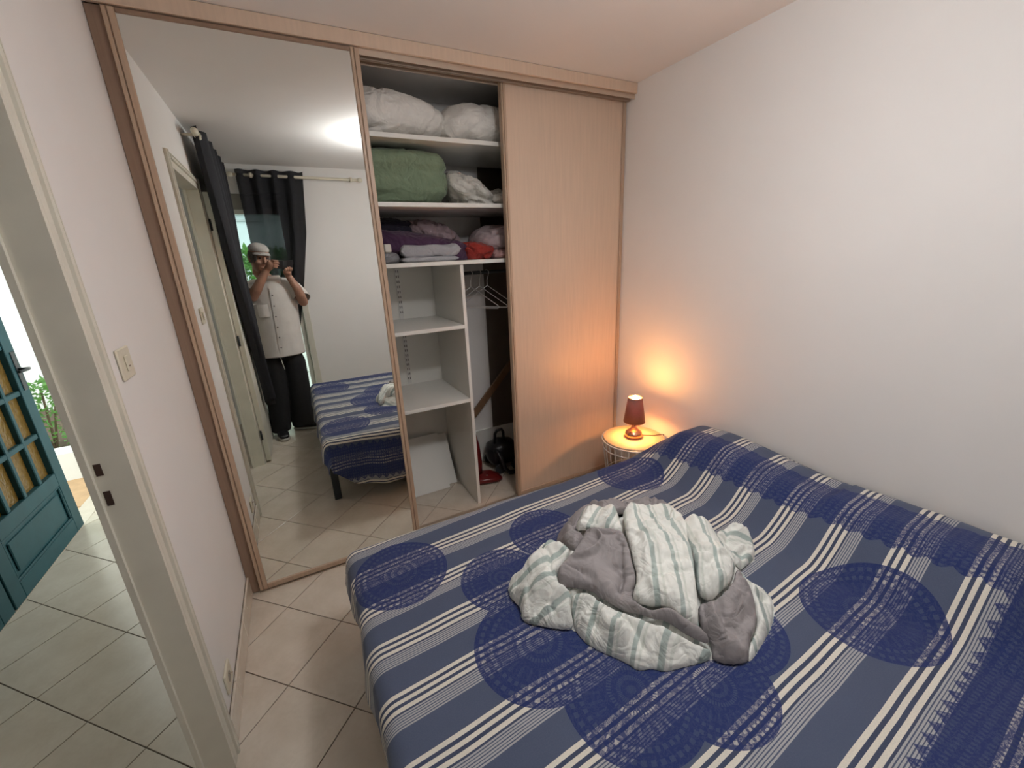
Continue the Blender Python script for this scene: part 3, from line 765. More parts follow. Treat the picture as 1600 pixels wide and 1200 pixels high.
# hanging rail and wire hangers
rod = thing('hanging_rail', (1.9, .36, 1.50), 'dark metal clothes rail under the third closet shelf', 'clothes rail')
obj('rail', MB().tube([(1.3465, .36, 1.50), (W - .002, .36, 1.50)], .011, 14), M_dkmet, rod)
obj('rail_socket', MB().tube([(1.3465, .36, 1.50), (1.3525, .36, 1.50)], .022, 18), M_dkmet, rod)
M_hang = mat('hanger_wire', (.72, .71, .70), .3, .02, 20, metal=.3)
for k, (x, rz, lab) in enumerate(((1.490, -.92, 'white wire hanger nearest the partition panel'), (1.550, -.92, 'white wire hanger between the two other hangers'), (1.605, -.92, 'white wire hanger closest to the plank door'))):
    hg = thing('wire_hanger', (x, .36, 1.50), lab, 'hanger', 'wire hangers on the rail')
    ux, uy = math.cos(rz), math.sin(rz)
    P = lambda u, z: (x + u * ux, .36 + u * uy, 1.50 + z)
    hk = [P(.0165 * math.sin(a), .0125 * 0 + .0165 * math.cos(a) - .002) for a in [(-1.9 + 4.0 * i / 14) for i in range(15)]]
    obj('hook', MB().tube(hk[::-1][:11] if False else hk, .0022, 6).tube([hk[-1], P(0, -.05), P(0, -.085)], .0022, 6), M_hang, hg)
    obj('shoulder_wire', MB().tube([P(0, -.085), P(.19, -.205), P(.195, -.215), P(.188, -.222), P(-.188, -.222), P(-.195, -.215), P(-.19, -.205), P(0, -.085)], .0022, 6), M_hang, hg)

# loose boards, leaning plank, vacuum cleaners
def slab(name, p0, p1, x0, x1, th, m, lab, cat, group=None):
    """flat board leaning in the y-z plane between foot p0 and head p1"""
    a, b_ = Vector((0, *p0)), Vector((0, *p1)); n_ = Vector((0, -(b_ - a).z, (b_ - a).y)).normalized() * th
    v = []
    for x in (x0, x1):
        for q_ in (a, b_, b_ + n_, a + n_): v.append((x, q_.y, q_.z))
    o = obj(name, MB().add(v, [(0, 1, 2, 3), (4, 7, 6, 5), (0, 4, 5, 1), (1, 5, 6, 2), (2, 6, 7, 3), (3, 7, 4, 0)]), m)
    return tag(o, lab, cat, group)
slab('loose_board', (.405, .004), (.605, .36), .58, 1.235, -.016, M_white, 'loose white board leaning in front at the closet bottom', 'board', 'loose shelf boards')
slab('loose_board', (.447, .004), (.630, .335), .62, 1.305, -.016, M_white, 'loose white board behind the front leaning board', 'board', 'loose shelf boards')
M_bw = mat('brown_wood', (.19, .105, .055), .6, .2, 14, bs=.2, bscale=50, stretch=(8, 8, 1))
pk = MB(); a = Vector((1.44, .60, .34)); b_ = Vector((1.88, .60, .80)); u_ = (b_ - a).normalized(); n_ = Vector((0, 1, 0)); s_ = u_.cross(n_).normalized()
pk.add([p + s_ * i * .024 + n_ * j * .010 for p in (a, b_) for i, j in ((-1, -1), (1, -1), (1, 1), (-1, 1))], [(0, 1, 2, 3), (4, 7, 6, 5), (0, 4, 5, 1), (1, 5, 6, 2), (2, 6, 7, 3), (3, 7, 4, 0)])
tag(obj('wooden_batten', pk, M_bw), 'brown wooden batten leaning across the closet back', 'batten')
M_red = mat('dark_red_plastic', (.16, .012, .012), .3, .1, 10)
vc = thing('stick_vacuum', (1.47, .38, 0), 'dark red upright vacuum standing beside the partition', 'vacuum cleaner')
obj('floor_head', MB().loft([((1.39, .40, .028), (0, .065, 0), (0, 0, .024)), ((1.42, .385, .03), (0, .085, 0), (0, 0, .028)), ((1.56, .35, .026), (0, .08, 0), (0, 0, .024)), ((1.605, .34, .018), (0, .05, 0), (0, 0, .015))], 20, pw=3), M_red, vc)
obj('body', MB().loft([((1.46, .40, .05), (.03, 0, 0), (0, .03, 0)), ((1.455, .42, .14), (.045, 0, 0), (0, .05, 0)), ((1.445, .44, .27), (.05, 0, 0), (0, .055, 0)), ((1.43, .455, .40), (.042, 0, 0), (0, .045, 0)), ((1.415, .465, .50), (.018, 0, 0), (0, .02, 0))], 24), M_red, vc)
obj('handle', MB().tube([(1.415, .465, .49), (1.395, .48, .70), (1.385, .49, .92), (1.38, .475, .98), (1.378, .45, 1.0)], .011, 10), M_black, vc)
obj('lamp_button', MB().lathe([(0, 0), (.007, 0), (.007, .004), (0, .006)], (1.50, .335, .052), 12), M_alu, vc)
cv = thing('canister_vacuum', (1.70, .48, 0), 'black canister vacuum with hose at the closet floor', 'vacuum cleaner')
obj('body', MB().loft([((1.585, .50, .13), (0, .03, 0), (0, 0, .04)), ((1.61, .50, .13), (0, .085, 0), (0, 0, .085)), ((1.70, .50, .135), (0, .10, 0), (0, 0, .10)), ((1.80, .50, .125), (0, .09, 0), (0, 0, .088)), ((1.84, .50, .11), (0, .05, 0), (0, 0, .05))], 24, pw=3), M_black, cv)
obj('carry_handle', MB().tube([(1.64, .48, .22), (1.645, .47, .30), (1.66, .465, .325), (1.70, .465, .33), (1.715, .47, .30), (1.72, .48, .22)], .011, 10), M_black, cv)
for x in (1.64, 1.78):
    for yy in (.395, .605): obj('wheel', MB().tube([(x, yy - .012, .042), (x, yy + .012, .042)], .041, 20), M_dkmet, cv)
obj('hose', MB().tube([(1.62, .44, .18), (1.625, .40, .18), (1.64, .365, .13), (1.655, .35, .06), (1.69, .335, .022), (1.76, .325, .02), (1.84, .35, .02)], .017, 12), M_black, cv)

# ================================================================== TEAL FRONT DOOR AND OUTDOORS
M_teal = mat('teal_paint', (.016, .066, .078), .5, .12, 8, bs=.08, bscale=40, spec=.22)
M_tealb = mat('teal_recess', (.016, .06, .07), .5, .1, 8)
mam, nt, b = new_mat('amber_cathedral_glass')
n = tex_noise(nt, 45, 3)
tl = nt.nodes.new('ShaderNodeBsdfTranslucent'); nt.links.new(mixcol(nt, n, (.42, .24, .04), (.75, .50, .16)), tl.inputs[0])
nt.links.new(mixcol(nt, n, (.10, .06, .015), (.26, .17, .05)), b.inputs['Base Color']); b.inputs['Roughness'].default_value = .12
bump(nt, b, n, .6, .01)
mx_ = nt.nodes.new('ShaderNodeMixShader'); mx_.inputs[0].default_value = .22
nt.links.new(b.outputs[0], mx_.inputs[1]); nt.links.new(tl.outputs[0], mx_.inputs[2]); nt.links.new(mx_.outputs[0], nt.nodes['Material Output'].inputs[0])
def front_leaf(name, y0, y1, lab, handle):
    d = thing(name, (HX, y0, 0), lab, None, kind='structure')
    xf, xb = HX + .002, HX - .040
    L, R_ = y0 + .095, y1 - .095; zb, zt = .43, 2.02
    f = MB().box(xb, xf, y0, L, .006, 2.14, .003).box(xb, xf, R_, y1, .006, 2.14, .003).box(xb, xf, L, R_, .006, .10, .003).box(xb, xf, L, R_, .345, zb, .003).box(xb, xf, L, R_, zt, 2.14, .003)
    obj('frame', f, M_teal, d)
    pn = obj('lower_panel', MB().box(xb + .008, xf - .014, L, R_, .10, .345).box(xf - .014, xf - .005, L + .045, R_ - .045, .14, .305, .006), M_teal, d)
    mo = MB()
    for a0, a1, z0, z1 in ((L, R_, .10, .115), (L, R_, .33, .345), (L, L + .015, .115, .33), (R_ - .015, R_, .115, .33)): mo.box(xf - .014, xf - .002, a0, a1, z0, z1, .004)
    obj('moulding', mo, M_teal, pn)
    nc, nr, mw = 4, 6, .030
    cw = (R_ - L - mw * (nc - 1)) / nc; rh = (zt - zb - mw * (nr - 1)) / nr
    for k in range(1, nc): obj('muntin', MB().box(xb + .006, xf - .004, L + k * cw + (k - 1) * mw, L + k * (cw + mw), zb, zt, .004), M_teal, d)
    for k in range(1, nr): obj('muntin', MB().box(xb + .007, xf - .005, L, R_, zb + k * rh + (k - 1) * mw, zb + k * (rh + mw), .004), M_teal, d)
    for i in range(nc):
        for j in range(nr):
            ya, za = L + i * (cw + mw), zb + j * (rh + mw)
            obj('pane', MB().box(HX - .032, HX - .028, ya, ya + cw, za, za + rh), mam, d)
    if handle:
        yh = y1 - .04
        obj('lock_plate', MB().box(xf, xf + .005, yh - .02, yh + .02, .96, 1.19, .002), M_dkmet, d)
        obj('handle', MB().tube([(xf, yh, 1.085), (xf + .05, yh, 1.085), (xf + .055, yh - .03, 1.085), (xf + .052, yh - .12, 1.088)], .008, 10), M_dkmet, d)
        obj('latch_knob', MB().tube([(HX - .02, y1, 1.08), (HX - .02, y1 + .03, 1.08)], .012, 12).tube([(HX - .02, y1 + .028, 1.06), (HX - .02, y1 + .028, 1.10)], .006, 8), M_dkmet, d)
front_leaf('door_2', .452, 1.272, 'teal glazed front door leaf with amber panes', True)
front_leaf('door_3', -.395, .438, 'teal glazed front door leaf behind the door jamb', False)
struct('trim_4', MB().box(HX - .05, HX - .012, .438, .452, .004, 2.14), M_tealb, 'dark gap strip between the teal door leaves')
# porch, planter wall, shrubs
M_tan = mat('tan_paving', (.55, .36, .20), .8, .12, 12, bs=.2, bscale=40)
M_ext = mat('white_render', (.84, .85, .82), .85, .03, 8, bs=.2, bscale=50)
struct('porch_paving', MB().box(-4.5, HX - .10, -3.2, 4.4, -.05, -.006).box(-4.5, HX - .101, 1.60, 2.2, -.006, -.002), M_tan, 'tan paving outside the front door')
struct('porch_step', MB().box(HX - .115, HX, -.4, 2.2, -.05, .002), M_tile, 'pale stone threshold of the front door')
struct('planter_wall', MB().box(-4.5, -1.31, 2.18, 2.34, -.05, .245, .015), M_ext, 'low white planter wall outside the front door')
struct('garden_wall', MB().box(-6.0, -.6, 4.3, 4.5, -.05, 3.4), M_ext, 'tall white garden wall outside the front door')
struct('planter_soil', MB().box(-4.5, -1.31, 2.34, 4.3, -.05, .12), mat('soil', (.10, .07, .045), .95, .2, 20), 'planting bed behind the low wall')
def leaf_mat(name, c1, c2):
    m, nt, b = new_mat(name); n = tex_noise(nt, 9, 2)
    nt.links.new(mixcol(nt, (n - .25) * 2.0, c1, c2), b.inputs['Base Color']); b.inputs['Roughness'].default_value = .5
    tl = nt.nodes.new('ShaderNodeBsdfTranslucent'); tl.inputs[0].default_value = (*c2, 1)
    mx = nt.nodes.new('ShaderNodeMixShader'); mx.inputs[0].default_value = .35
    nt.links.new(b.outputs[0], mx.inputs[1]); nt.links.new(tl.outputs[0], mx.inputs[2]); nt.links.new(mx.outputs[0], nt.nodes['Material Output'].inputs[0])
    return m
M_leaf = leaf_mat('shrub_leaves', (.05, .16, .035), (.16, .36, .08))
M_stem = mat('bark', (.12, .085, .05), .9, .2, 20)
def shrub(c, hx, hy, h, n, lab, seed, size=.06, group='garden shrubs'):
    r = random.Random(seed); t = thing('shrub', c, lab, 'shrub', group); lf = MB(); stm = MB()
    for k in range(n):
        a = r.uniform(0, 2 * PI); rr = math.sqrt(r.uniform(.05, 1)); z = h * (r.random() ** .7); w = math.sin(PI * min(.95, .25 + .6 * z / h))
        p = Vector((c[0] + hx * rr * w * math.cos(a), c[1] + hy * rr * w * math.sin(a), c[2] + z))
        d = Vector((math.cos(a) + r.uniform(-.8, .8), math.sin(a) + r.uniform(-.8, .8), r.uniform(-.5, .9))).normalized(); s = d.orthogonal().normalized()
        s = Matrix.Rotation(r.uniform(0, 6), 3, d) @ s; L = size * r.uniform(.6, 1.3); up = d.cross(s)
        lf.add([p, p + d * L * .5 + s * L * .22 + up * L * .05, p + d * L, p + d * L * .5 - s * L * .22 + up * L * .05], [(0, 1, 2, 3)], 0, True)
    for k in range(7):
        a = r.uniform(0, 2 * PI); stm.tube([c, (c[0] + hx * .3 * math.cos(a), c[1] + hy * .3 * math.sin(a), c[2] + h * .45), (c[0] + hx * .6 * math.cos(a), c[1] + hy * .6 * math.sin(a), c[2] + h * .85)], [.012, .008, .004], 6)
    fo = obj('foliage', lf, M_leaf, t, fix=False); fo['kind'] = 'stuff'
    so = obj('stems', stm, M_stem, t, fix=False); so['kind'] = 'stuff'
    return t
shrub((-1.62, 2.68, .12), .32, .28, .62, 900, 'green shrub above the planter beside the hallway wall', 3)
shrub((-2.05, 2.75, .12), .34, .28, .75, 900, 'green shrub in the planter behind the teal door', 5)

# ---- garden window in the back wall (seen in the mirror)
M_frame = mat('window_frame_cream', (.66, .64, .56), .5, .04, 10)
wi = thing('window_1', (.29, YB, 0), 'tall garden window in the back wall', None, kind='structure')
obj('frame', MB().box(WX0, WX0 + .045, YB - .07, YB - .02, 0.003, WZ).box(WX1 - .045, WX1, YB - .07, YB - .02, 0.003, WZ).box(WX0 + .045, WX1 - .045, YB - .07, YB - .02, WZ - .04, WZ).box(WX0 + .045, WX1 - .045, YB - .07, YB - .02, .003, .07), M_frame, wi)
mgl, nt, b = new_mat('window_glass'); n = tex_noise(nt, 2, 1)
tr_ = nt.nodes.new('ShaderNodeBsdfTransparent'); tr_.inputs[0].default_value = (.93, .97, .96, 1)
nt.links.new(mixcol(nt, n, (.5, .6, .6), (.55, .62, .62)), b.inputs['Base Color']); b.inputs['Roughness'].default_value = .02
mx_ = nt.nodes.new('ShaderNodeMixShader'); mx_.inputs[0].default_value = .06
nt.links.new(tr_.outputs[0], mx_.inputs[1]); nt.links.new(b.outputs[0], mx_.inputs[2]); nt.links.new(mx_.outputs[0], nt.nodes['Material Output'].inputs[0])
obj('pane', MB().box(WX0 + .045, WX1 - .045, YB - .048, YB - .044, .07, WZ - .04), mgl, wi)
obj('shutter_box', MB().box(WX0, WX1, YB - .11, YB - .01, WZ, WZ + .138), mat('shutter_box', (.30, .28, .24), .7), wi)
struct('trim_5', MB().box(WX1, WX1 + .062, YB, YB + .016, 0.001, WZ + .14, .004), M_trim, 'cream trim beside the garden window')
struct('garden_ground', MB().box(-4.5, 8, -12, YB - .13, -.06, -.02), mat('terrace_pale', (.62, .62, .60), .8, .08, 6), 'pale terrace outside the garden window')
struct('terrace_wall', MB().box(-4.5, 6, -5.25, -5.0, -.02, .92, .02), M_ext, 'low white terrace wall in front of the hedge')
hd = shrub((.2, -5.9, .5), 2.1, .5, 1.35, 5200, 'green hedge seen through the garden window', 8, .13)
nb = thing('neighbour_house', (.2, -8.6, 0), 'pale house beyond the hedge outside the window', 'house')
obj('wall', MB().box(-4, 5, -9.0, -8.6, 0, 4.5), mat('house_pale_blue', (.62, .70, .74), .8, .03, 3), nb)
obj('string_course', MB().box(-4, 5, -8.6, -8.52, 2.62, 2.72, .01).box(-4, 5, -8.6, -8.55, 2.50, 2.54, .01), mat('house_band', (.42, .46, .48), .8), nb)

# ---- curtain rods and curtains
M_rod = mat('cream_rod', (.72, .67, .54), .4, .05, 10)
def rod_thing(lab, a, b_, wallvec, group='curtain rods'):
    a, b_ = Vector(a), Vector(b_); d = (b_ - a).normalized()
    t = thing('curtain_rod', a, lab, 'curtain rod', group)
    obj('pole', MB().tube([a, b_], .0135, 16), M_rod, t)
    for e_, s_ in ((a, -1), (b_, 1)):
        o_ = [(e_ + d * s_ * x) for x in (0, .008, .02, .035, .045, .05)]
        obj('finial', MB().tube(o_, [.014, .019, .022, .020, .012, .002], 14), M_rod, t)
    for f_ in (.13, .94):
        p = a.lerp(b_, f_); w = Vector(wallvec)
        obj('bracket', MB().tube([p, p + w], .008, 10).tube([p - d * .012, p + d * .012], .022, 16), M_rod, t)
    return t
rod_thing('cream curtain rod on the left wall above the folded door', (.088, -2.79, 2.442), (.088, -1.50, 2.442), (-.086, 0, 0))
rod_thing('cream curtain rod on the back wall above the window', (.17, -2.812, 2.420), (1.27, -2.812, 2.410), (0, -.086, 0))
mcu, nt, b = new_mat('charcoal_curtain'); n = tex_noise(nt, 120, 2)
nt.links.new(mixcol(nt, n, (.016, .017, .022), (.028, .029, .036)), b.inputs['Base Color']); b.inputs['Roughness'].default_value = .85
mcs = mcu.copy(); mcs.name = 'charcoal_voile'
nt = mcs.node_tree; b = nt.nodes['Principled BSDF']
tr_ = nt.nodes.new('ShaderNodeBsdfTransparent'); mx_ = nt.nodes.new('ShaderNodeMixShader'); mx_.inputs[0].default_value = .22
nt.links.new(b.outputs[0], mx_.inputs[1]); nt.links.new(tr_.outputs[0], mx_.inputs[2]); nt.links.new(mx_.outputs[0], nt.nodes['Material Output'].inputs[0])
def interp(tab, z):
    tab = sorted(tab)
    if z <= tab[0][0]: return tab[0][1]
    for (a, va), (b_, vb) in zip(tab, tab[1:]):
        if z <= b_: t = (z - a) / (b_ - a); return va + (vb - va) * t
    return tab[-1][1]
def curtain(lab, axis, fix, lo, hi, z0, z1, nf, amp, m):
    """hanging cloth: lo/hi are tables z -> end positions along the rod"""
    NU, NV = 150, 60
    def fn(u, v):
        z = z1 + (z0 - z1) * v; L, R_ = interp(lo, z), interp(hi, z)
        w = (R_ - L) / (interp(hi, z1) - interp(lo, z1))
        p = L + (R_ - L) * u
        ofs = amp * math.sin(2 * PI * nf * u) * (.75 + .25 * noise.noise(Vector((u * 6, v * 2, 3)))) + .012 * noise.noise(Vector((u * 9, v * 4, 7)))
        ofs += .012 * math.sin(2 * PI * nf * 2 * u + v * 3) * v
        if v > .96: z += .03 * noise.noise(Vector((u * 5, 1, 2)))
        q = interp(fix, z) + ofs
        return (p, q, z) if axis == 'x' else (q, p, z)
    t = thing('curtain', (0, 0, 0), lab, 'curtain', 'charcoal curtains')
    c = obj('cloth', MB().grid(NU, NV, fn), m, t, fix=False); solid(c, .002, 0)
    return t
curtain('charcoal curtain hanging over the folded bedroom door', 'y', [(.35, .12), (1.2, .118), (2.5, .098)],
        [(.40, -2.16), (.85, -2.18), (1.2, -2.18), (1.5, -2.20), (1.7, -2.36), (2.5, -2.74)], [(.40, -2.04), (.85, -1.96), (1.2, -1.80), (2.5, -1.53)], .42, 2.487, 5, .044, mcu)
curtain('charcoal voile curtain drawn across the garden window', 'x', [(.3, -2.80), (2.5, -2.812)],
        [(.65, .18), (1.4, .20), (2.5, .19)], [(.65, .40), (1.37, .585), (1.9, .70), (2.5, .765)], .66, 2.465, 4, .046, mcs)

# ================================================================== THE MAN WITH THE PHONE (seen in the mirror)
M_skin = mat('skin', (.40, .215, .145), .55, .10, 14)
M_shirt = mat('white_linen_shirt', (.66, .63, .59), .9, .05, 16, bs=.35, bscale=28)
M_pants = mat('black_trousers', (.010, .010, .011), .9, .2, 20, bs=.3, bscale=20)
PC = CAM - FWD * .034 + RGT * .014            # phone centre
def PF(u, v, w): return PC + RGT * u + UPV * v + FWD * w
ph = thing('smartphone', PC, 'black smartphone held sideways by the man in the mirror', 'phone')
def pbox(u0, u1, v0, v1, w0, w1): 
    v = [PF(u, q, w) for w in (w0, w1) for q in (v0, v1) for u in (u0, u1)]
    return MB().add(v, [(0, 2, 3, 1), (4, 5, 7, 6), (0, 1, 5, 4), (2, 6, 7, 3), (0, 4, 6, 2), (1, 3, 7, 5)])
obj('body', pbox(-.078, .078, -.037, .037, -.004, .004), M_black, ph)
obj('camera_bump', pbox(-.018, .018, -.015, .028, .004, .007), M_dkmet, ph)
obj('screen', pbox(-.074, .074, -.034, .034, -.0048, -.004), mat('phone_screen', (.03, .035, .04), .1), ph)

man = thing('person', (.28, -2.40, 0), 'man in white shirt, cap and black trousers photographing himself', 'person')
HC = Vector((.258, -2.410, 1.672)); fd = Vector((.42, .88, -.18)).normalized(); sd = fd.cross(Vector((.10, 0, 1))).normalized(); ud = sd.cross(fd).normalized()
def HP(s, f, u): return HC + sd * s + fd * f + ud * u           # sd = the man's right-hand side
body = MB()
def blob(mb, c, r, ax=(Vector((1, 0, 0)), Vector((0, 1, 0)), Vector((0, 0, 1))), n=16):
    rings = []
    for k in range(n + 1):
        a = -PI / 2 + PI * k / n; cz, rr = math.sin(a), max(.02, math.cos(a))
        rings.append((Vector(c) + ax[2] * r[2] * cz, ax[0] * r[0] * rr, ax[1] * r[1] * rr))
    mb.loft(rings, 20)
# head: rings from the chin to the crown (half width, front, back)
rings = []
for u, w, fr_, bk in ((-.122, .026, .088, -.030), (-.112, .042, .094, -.045), (-.09, .056, .096, -.062), (-.06, .066, .094, -.078), (-.02, .072, .092, -.090), (.02, .075, .090, -.098), (.05, .076, .088, -.100), (.08, .070, .078, -.092), (.105, .052, .055, -.070), (.118, .028, .028, -.040)):
    rings.append((HP(0, (fr_ + bk) / 2, u), sd * w, fd * (fr_ - bk) / 2))
body.loft(rings, 28)
body.tube([HP(0, .086, .025), HP(0, .100, 0), HP(0, .112, -.025), HP(0, .100, -.036)], [.010, .012, .015, .010], 10)     # nose
for s_ in (-1, 1):
    blob(body, HP(s_ * .076, -.012, -.008), (.010, .020, .033), (sd, fd, ud))                                              # ears
    blob(body, HP(s_ * .030, .083, .030), (.026, .012, .008), (sd, fd, ud))                                                # brow
    blob(body, HP(s_ * .040, .070, -.030), (.022, .020, .020), (sd, fd, ud))                                               # cheek
blob(body, HP(0, .090, -.075), (.024, .012, .012), (sd, fd, ud)); blob(body, HP(0, .084, -.108), (.022, .018, .016), (sd, fd, ud))
NB = Vector((.300, -2.435, 1.475))
body.tube([HP(0, -.012, -.06), HP(0, -.02, -.12), NB + Vector((0, 0, -.03))], [.056, .055, .066], 18)
ex, ey = Vector((1, 0, 0)), Vector((0, 1, 0))
body.loft([((.285, -2.43, .86), ex * .155, ey * .10), ((.285, -2.43, .95), ex * .160, ey * .115), ((.29, -2.43, 1.08), ex * .150, ey * .120), ((.295, -2.435, 1.25), ex * .165, ey * .115), ((.30, -2.44, 1.36), ex * .175, ey * .105), ((.30, -2.44, 1.43), ex * .150, ey * .085), ((.30, -2.437, 1.48), ex * .07, ey * .065)], 28)
ARM = {'L': [(.135, -2.43, 1.415), (.115, -2.37, 1.35), (.150, -2.275, 1.345), (.235, -2.245, 1.47)],
       'R': [(.465, -2.435, 1.415), (.525, -2.40, 1.33), (.545, -2.345, 1.262), (.515, -2.31, 1.39)]}
wrL, wrR = PF(-.128, -.060, -.045), PF(.052, -.108, -.032)
for k, wr_ in (('L', wrL), ('R', wrR)):
    a_, b2, c_, d_ = [Vector(p) for p in ARM[k]]
    body.tube([a_, b2, c_, c_.lerp(d_, .5), d_, wr_], [.056, .049, .043, .043, .037, .027], 16)
# hands: palm, four fingers of unequal length over the front, thumb behind
def hand(palm, fingers, thumb, wrist):
    pts = [Vector(p) for p in palm]
    body.tube([wrist] + pts, [.026, .033, .034, .026][:len(pts) + 1], 14)
    for f_, r in fingers: body.tube([PF(*p) for p in f_], [r, r * .95, r * .88, r * .7], 10)
    body.tube([PF(*p) for p in thumb], [.0125, .011, .010, .008], 10)
hand([PF(-.112, -.028, -.032), PF(-.104, .002, -.024), PF(-.100, .020, -.018)],
     [([(-.106, .034 - .019 * k, -.012), (-.092, .036 - .019 * k, .010), (-.070, .036 - .020 * k, .0135), (-.070 + L, .036 - .020 * k, .0125)], .0085) for k, L in enumerate((.014, .022, .018, .008))],
     [(-.108, -.034, -.034), (-.082, -.032, -.026), (-.060, -.020, -.0165), (-.046, -.010, -.014)], wrL)
hand([PF(.046, -.088, -.026), PF(.038, -.070, -.020), PF(.034, -.056, -.016)],
     [([(.062 - .018 * k, -.058, -.006), (.063 - .019 * k, -.046, .011), (.062 - .019 * k, -.034, .0135), (.062 - .019 * k, -.034 + L, .0125)], .0085) for k, L in enumerate((.012, .020, .017, .007))],
     [(.058, -.078, -.030), (.068, -.056, -.028), (.064, -.034, -.017), (.058, -.020, -.014)], wrR)
# legs and feet inside the trousers
for hx_, kn, an in (((.215, -2.43, .92), (.185, -2.375, .50), (.140, -2.335, .09)), ((.355, -2.43, .92), (.350, -2.40, .50), (.335, -2.395, .09))):
    body.tube([hx_, Vector(hx_).lerp(Vector(kn), .5), kn, Vector(kn).lerp(Vector(an), .4), an], [.088, .075, .055, .052, .038], 16)
bo = obj('body', body, M_skin, man, fix=False)
rm = bo.modifiers.new('fuse', 'REMESH'); rm.mode = 'VOXEL'; rm.voxel_size = .0045; rm.use_smooth_shade = True
smo = bo.modifiers.new('soft', 'SMOOTH'); smo.factor = .5; smo.iterations = 3
for s_ in (-1, 1):
    e_ = MB(); blob(e_, HP(s_ * .031, .083, .010), (.012, .008, .007), (sd, fd, ud), 8); obj('eye', e_, mat('eye_dark', (.05, .035, .03), .25), man)
    g_ = MB().tube([HP(s_ * .012, .094, .040), HP(s_ * .032, .094, .046), HP(s_ * .052, .084, .040)], [.003, .005, .003], 8); obj('eyebrow', g_, mat('brow_grey', (.16, .14, .12), .9), man)
mo_ = MB(); blob(mo_, HP(0, .0985, -.075), (.022, .005, .0035), (sd, fd, ud), 8); obj('mouth', mo_, mat('lips', (.20, .07, .055), .5), man)
# grey hair at the sides and back below the cap
hr = MB()
for a in range(26):
    t_ = -2.35 + 4.7 * a / 25 ; s_, f_ = math.sin(t_), -math.cos(t_)
    hr.tube([HP(.071 * s_, -.006 + .094 * f_, .05), HP(.075 * s_, -.008 + .098 * f_, .0), HP(.068 * s_, -.006 + .088 * f_, -.045 - .012 * math.cos(t_))], [.010, .011, .006], 8)
obj('hair', hr, mat('grey_hair', (.20, .18, .165), .9, .2, 60), man, fix=False)
# flat cap
M_cap = mat('pale_grey_cap', (.52, .50, .47), .9, .06, 30, bs=.3, bscale=80)
cp = MB()
cap_r = []
for u, w, fr_, bk in ((.050, .078, .092, -.103), (.078, .083, .093, -.112), (.105, .071, .072, -.100), (.122, .046, .042, -.070), (.130, .018, .012, -.034)):
    cap_r.append((HP(0, (fr_ + bk) / 2, u - .004 * 0), sd * w, fd * (fr_ - bk) / 2))
cp.loft(cap_r, 32)
co = obj('cap', cp, M_cap, man); subsurf(co, 1)
br = MB()
br.grid(17, 6, lambda a, b_: HP(.074 * math.sin((a - .5) * 2.5), .080 * math.cos((a - .5) * 2.5) + .045 * b_ * math.cos((a - .5) * 2.2), .060 - .018 * b_ - .012 * abs(a - .5) * 2))
bro = obj('cap_brim', br, M_cap, man, fix=False); solid(bro, .006, 0)
# short-sleeved shirt hanging over the trousers
sh_ = MB()
sh_.loft([((.278, -2.425, .775), ex * .206, ey * .168), ((.280, -2.43, .86), ex * .200, ey * .164), ((.287, -2.432, 1.0), ex * .190, ey * .160), ((.294, -2.436, 1.15), ex * .188, ey * .150), ((.300, -2.44, 1.30), ex * .198, ey * .138), ((.300, -2.44, 1.40), ex * .195, ey * .120), ((.300, -2.44, 1.455), ex * .140, ey * .095), ((.300, -2.435, 1.495), ex * .078, ey * .074)], 40, cap=False)
for k in ('L', 'R'):
    a_, b2, c_, d_ = [Vector(p) for p in ARM[k]]
    inn = a_ + (Vector((.30, -2.44, 1.40)) - a_) * .45
    sh_.tube([inn, a_, b2, b2.lerp(c_, .62)], [.085, .078, .074, .078], 20, caps=False)
for i, v in enumerate(sh_.v):
    p = Vector(v); k = .007 * noise.noise(p * 9) + .005 * (ridge(p + Vector((0, 0, 2)), 7, 2) - .5)
    d = Vector((p.x - .295, p.y + 2.435, 0)); sh_.v[i] = tuple(p + (d.normalized() * k if d.length > 1e-4 else d))
sho = obj('shirt', sh_, M_shirt, man, fix=False); solid(sho, .003, 1); subsurf(sho, 1)
def front(z): return -2.43 + interp([(.78, .173), (.86, .168), (1.0, .162), (1.15, .150), (1.30, .139), (1.40, .121), (1.46, .096)], z)
obj('placket', MB().grid(4, 24, lambda a, b_: (.268 + .030 * a + .02 * b_, front(.79 + .63 * b_) + .004, .79 + .63 * b_)), M_shirt, sho, fix=False)
for k in range(6): 
    z = .87 + .095 * k
    obj('button', MB().tube([(.285 + .02 * (z - .79) / .63, front(z) + .004, z), (.285 + .02 * (z - .79) / .63, front(z) + .009, z)], .006, 10), mat('shirt_button', (.05, .045, .04), .4), sho)
obj('pocket', MB().grid(8, 8, lambda a, b_: (.165 + .085 * a, front(1.16 + .11 * b_) - .012 + .012 * math.sin(a * PI) + .008 * a, 1.16 + .11 * b_)), M_shirt, sho, fix=False)
cl_ = MB()
cl_.loft([((.300, -2.437, 1.478), ex * .082, ey * .078), ((.300, -2.432, 1.505), ex * .076, ey * .072), ((.300, -2.428, 1.515), ex * .088, ey * .082), ((.300, -2.432, 1.480), ex * .100, ey * .094)], 28, cap=False)
co2 = obj('collar', cl_, M_shirt, sho, fix=False); solid(co2, .003, 1)
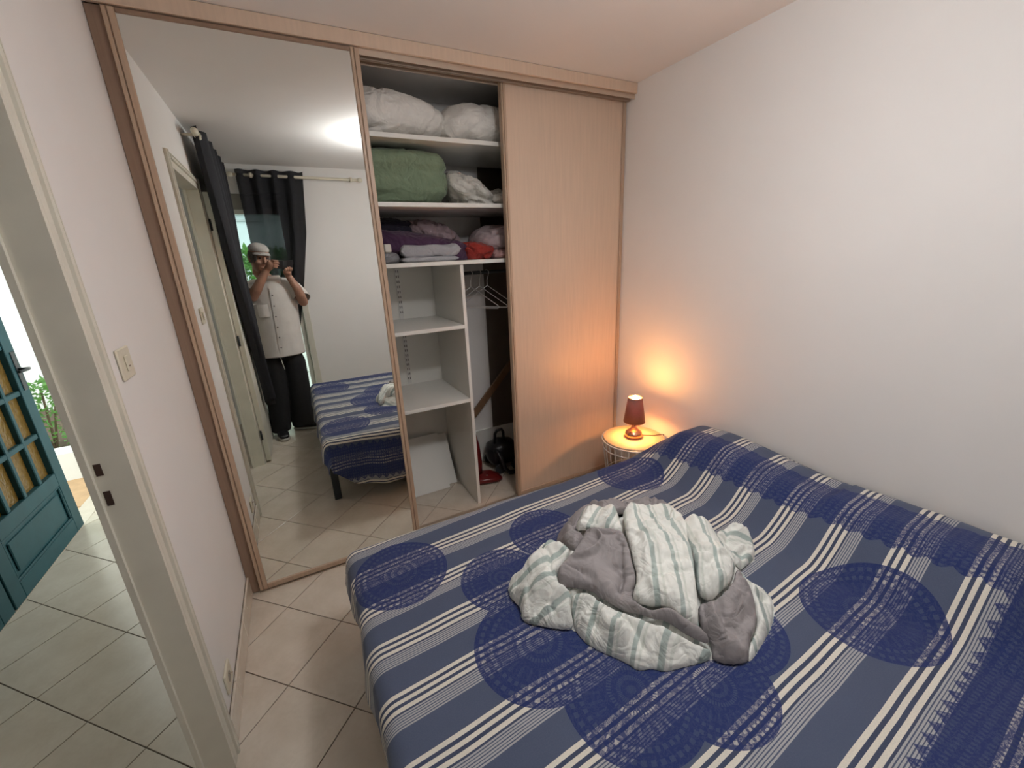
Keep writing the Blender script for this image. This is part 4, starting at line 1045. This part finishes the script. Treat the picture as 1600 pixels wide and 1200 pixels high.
# wide black trousers
tr_m = MB()
tr_m.loft([((.28, -2.425, .96), ex * .140, ey * .110), ((.28, -2.425, .90), ex * .150, ey * .118), ((.275, -2.42, .80), ex * .164, ey * .128), ((.275, -2.415, .74), ex * .170, ey * .125)], 32)
tr_m.loft([((.215, -2.42, .86), ex * .080, ey * .105), ((.195, -2.40, .70), ex * .105, ey * .122), ((.182, -2.375, .50), ex * .102, ey * .112), ((.160, -2.35, .30), ex * .094, ey * .105), ((.145, -2.335, .14), ex * .088, ey * .105), ((.142, -2.33, .055), ex * .088, ey * .108)], 28)
tr_m.loft([((.345, -2.425, .86), ex * .080, ey * .105), ((.358, -2.415, .70), ex * .110, ey * .124), ((.355, -2.405, .50), ex * .112, ey * .116), ((.350, -2.40, .30), ex * .110, ey * .108), ((.348, -2.395, .14), ex * .108, ey * .104), ((.348, -2.392, .055), ex * .110, ey * .106)], 28)
tro = obj('trousers', tr_m, M_pants, man, fix=False)
rm = tro.modifiers.new('fuse', 'REMESH'); rm.mode = 'VOXEL'; rm.voxel_size = .008; rm.use_smooth_shade = True
obj('drawstring', MB().tube([(.262, -2.274, .80), (.268, -2.268, .75), (.274, -2.27, .70), (.280, -2.272, .66)], .003, 6), M_white, tro)
# shoes: pale sole, black upper
def shoe(heel, d):
    h_ = Vector(heel); d = Vector((*d, 0)).normalized(); s_ = Vector((d.y, -d.x, 0)); up = Vector((0, 0, 1))
    t = obj('shoe', MB().loft([(h_ + d * x + up * z, s_ * w, up * hh) for x, z, w, hh in ((0, .055, .026, .030), (.015, .065, .036, .045), (.07, .070, .040, .050), (.13, .055, .044, .036), (.20, .045, .048, .026), (.25, .038, .042, .018), (.275, .034, .024, .010))], 20, pw=2.6), M_black, man)
    obj('sole', MB().loft([(h_ + d * x + up * .0135, s_ * w, up * .012) for x, w in ((-.006, .026), (.012, .038), (.07, .042), (.13, .046), (.20, .050), (.255, .043), (.284, .022))], 20, pw=3.5), mat('shoe_sole', (.52, .50, .46), .7), t)
shoe((.125, -2.40, .001), (.16, 1)); shoe((.255, -2.42, .001), (.93, .36))
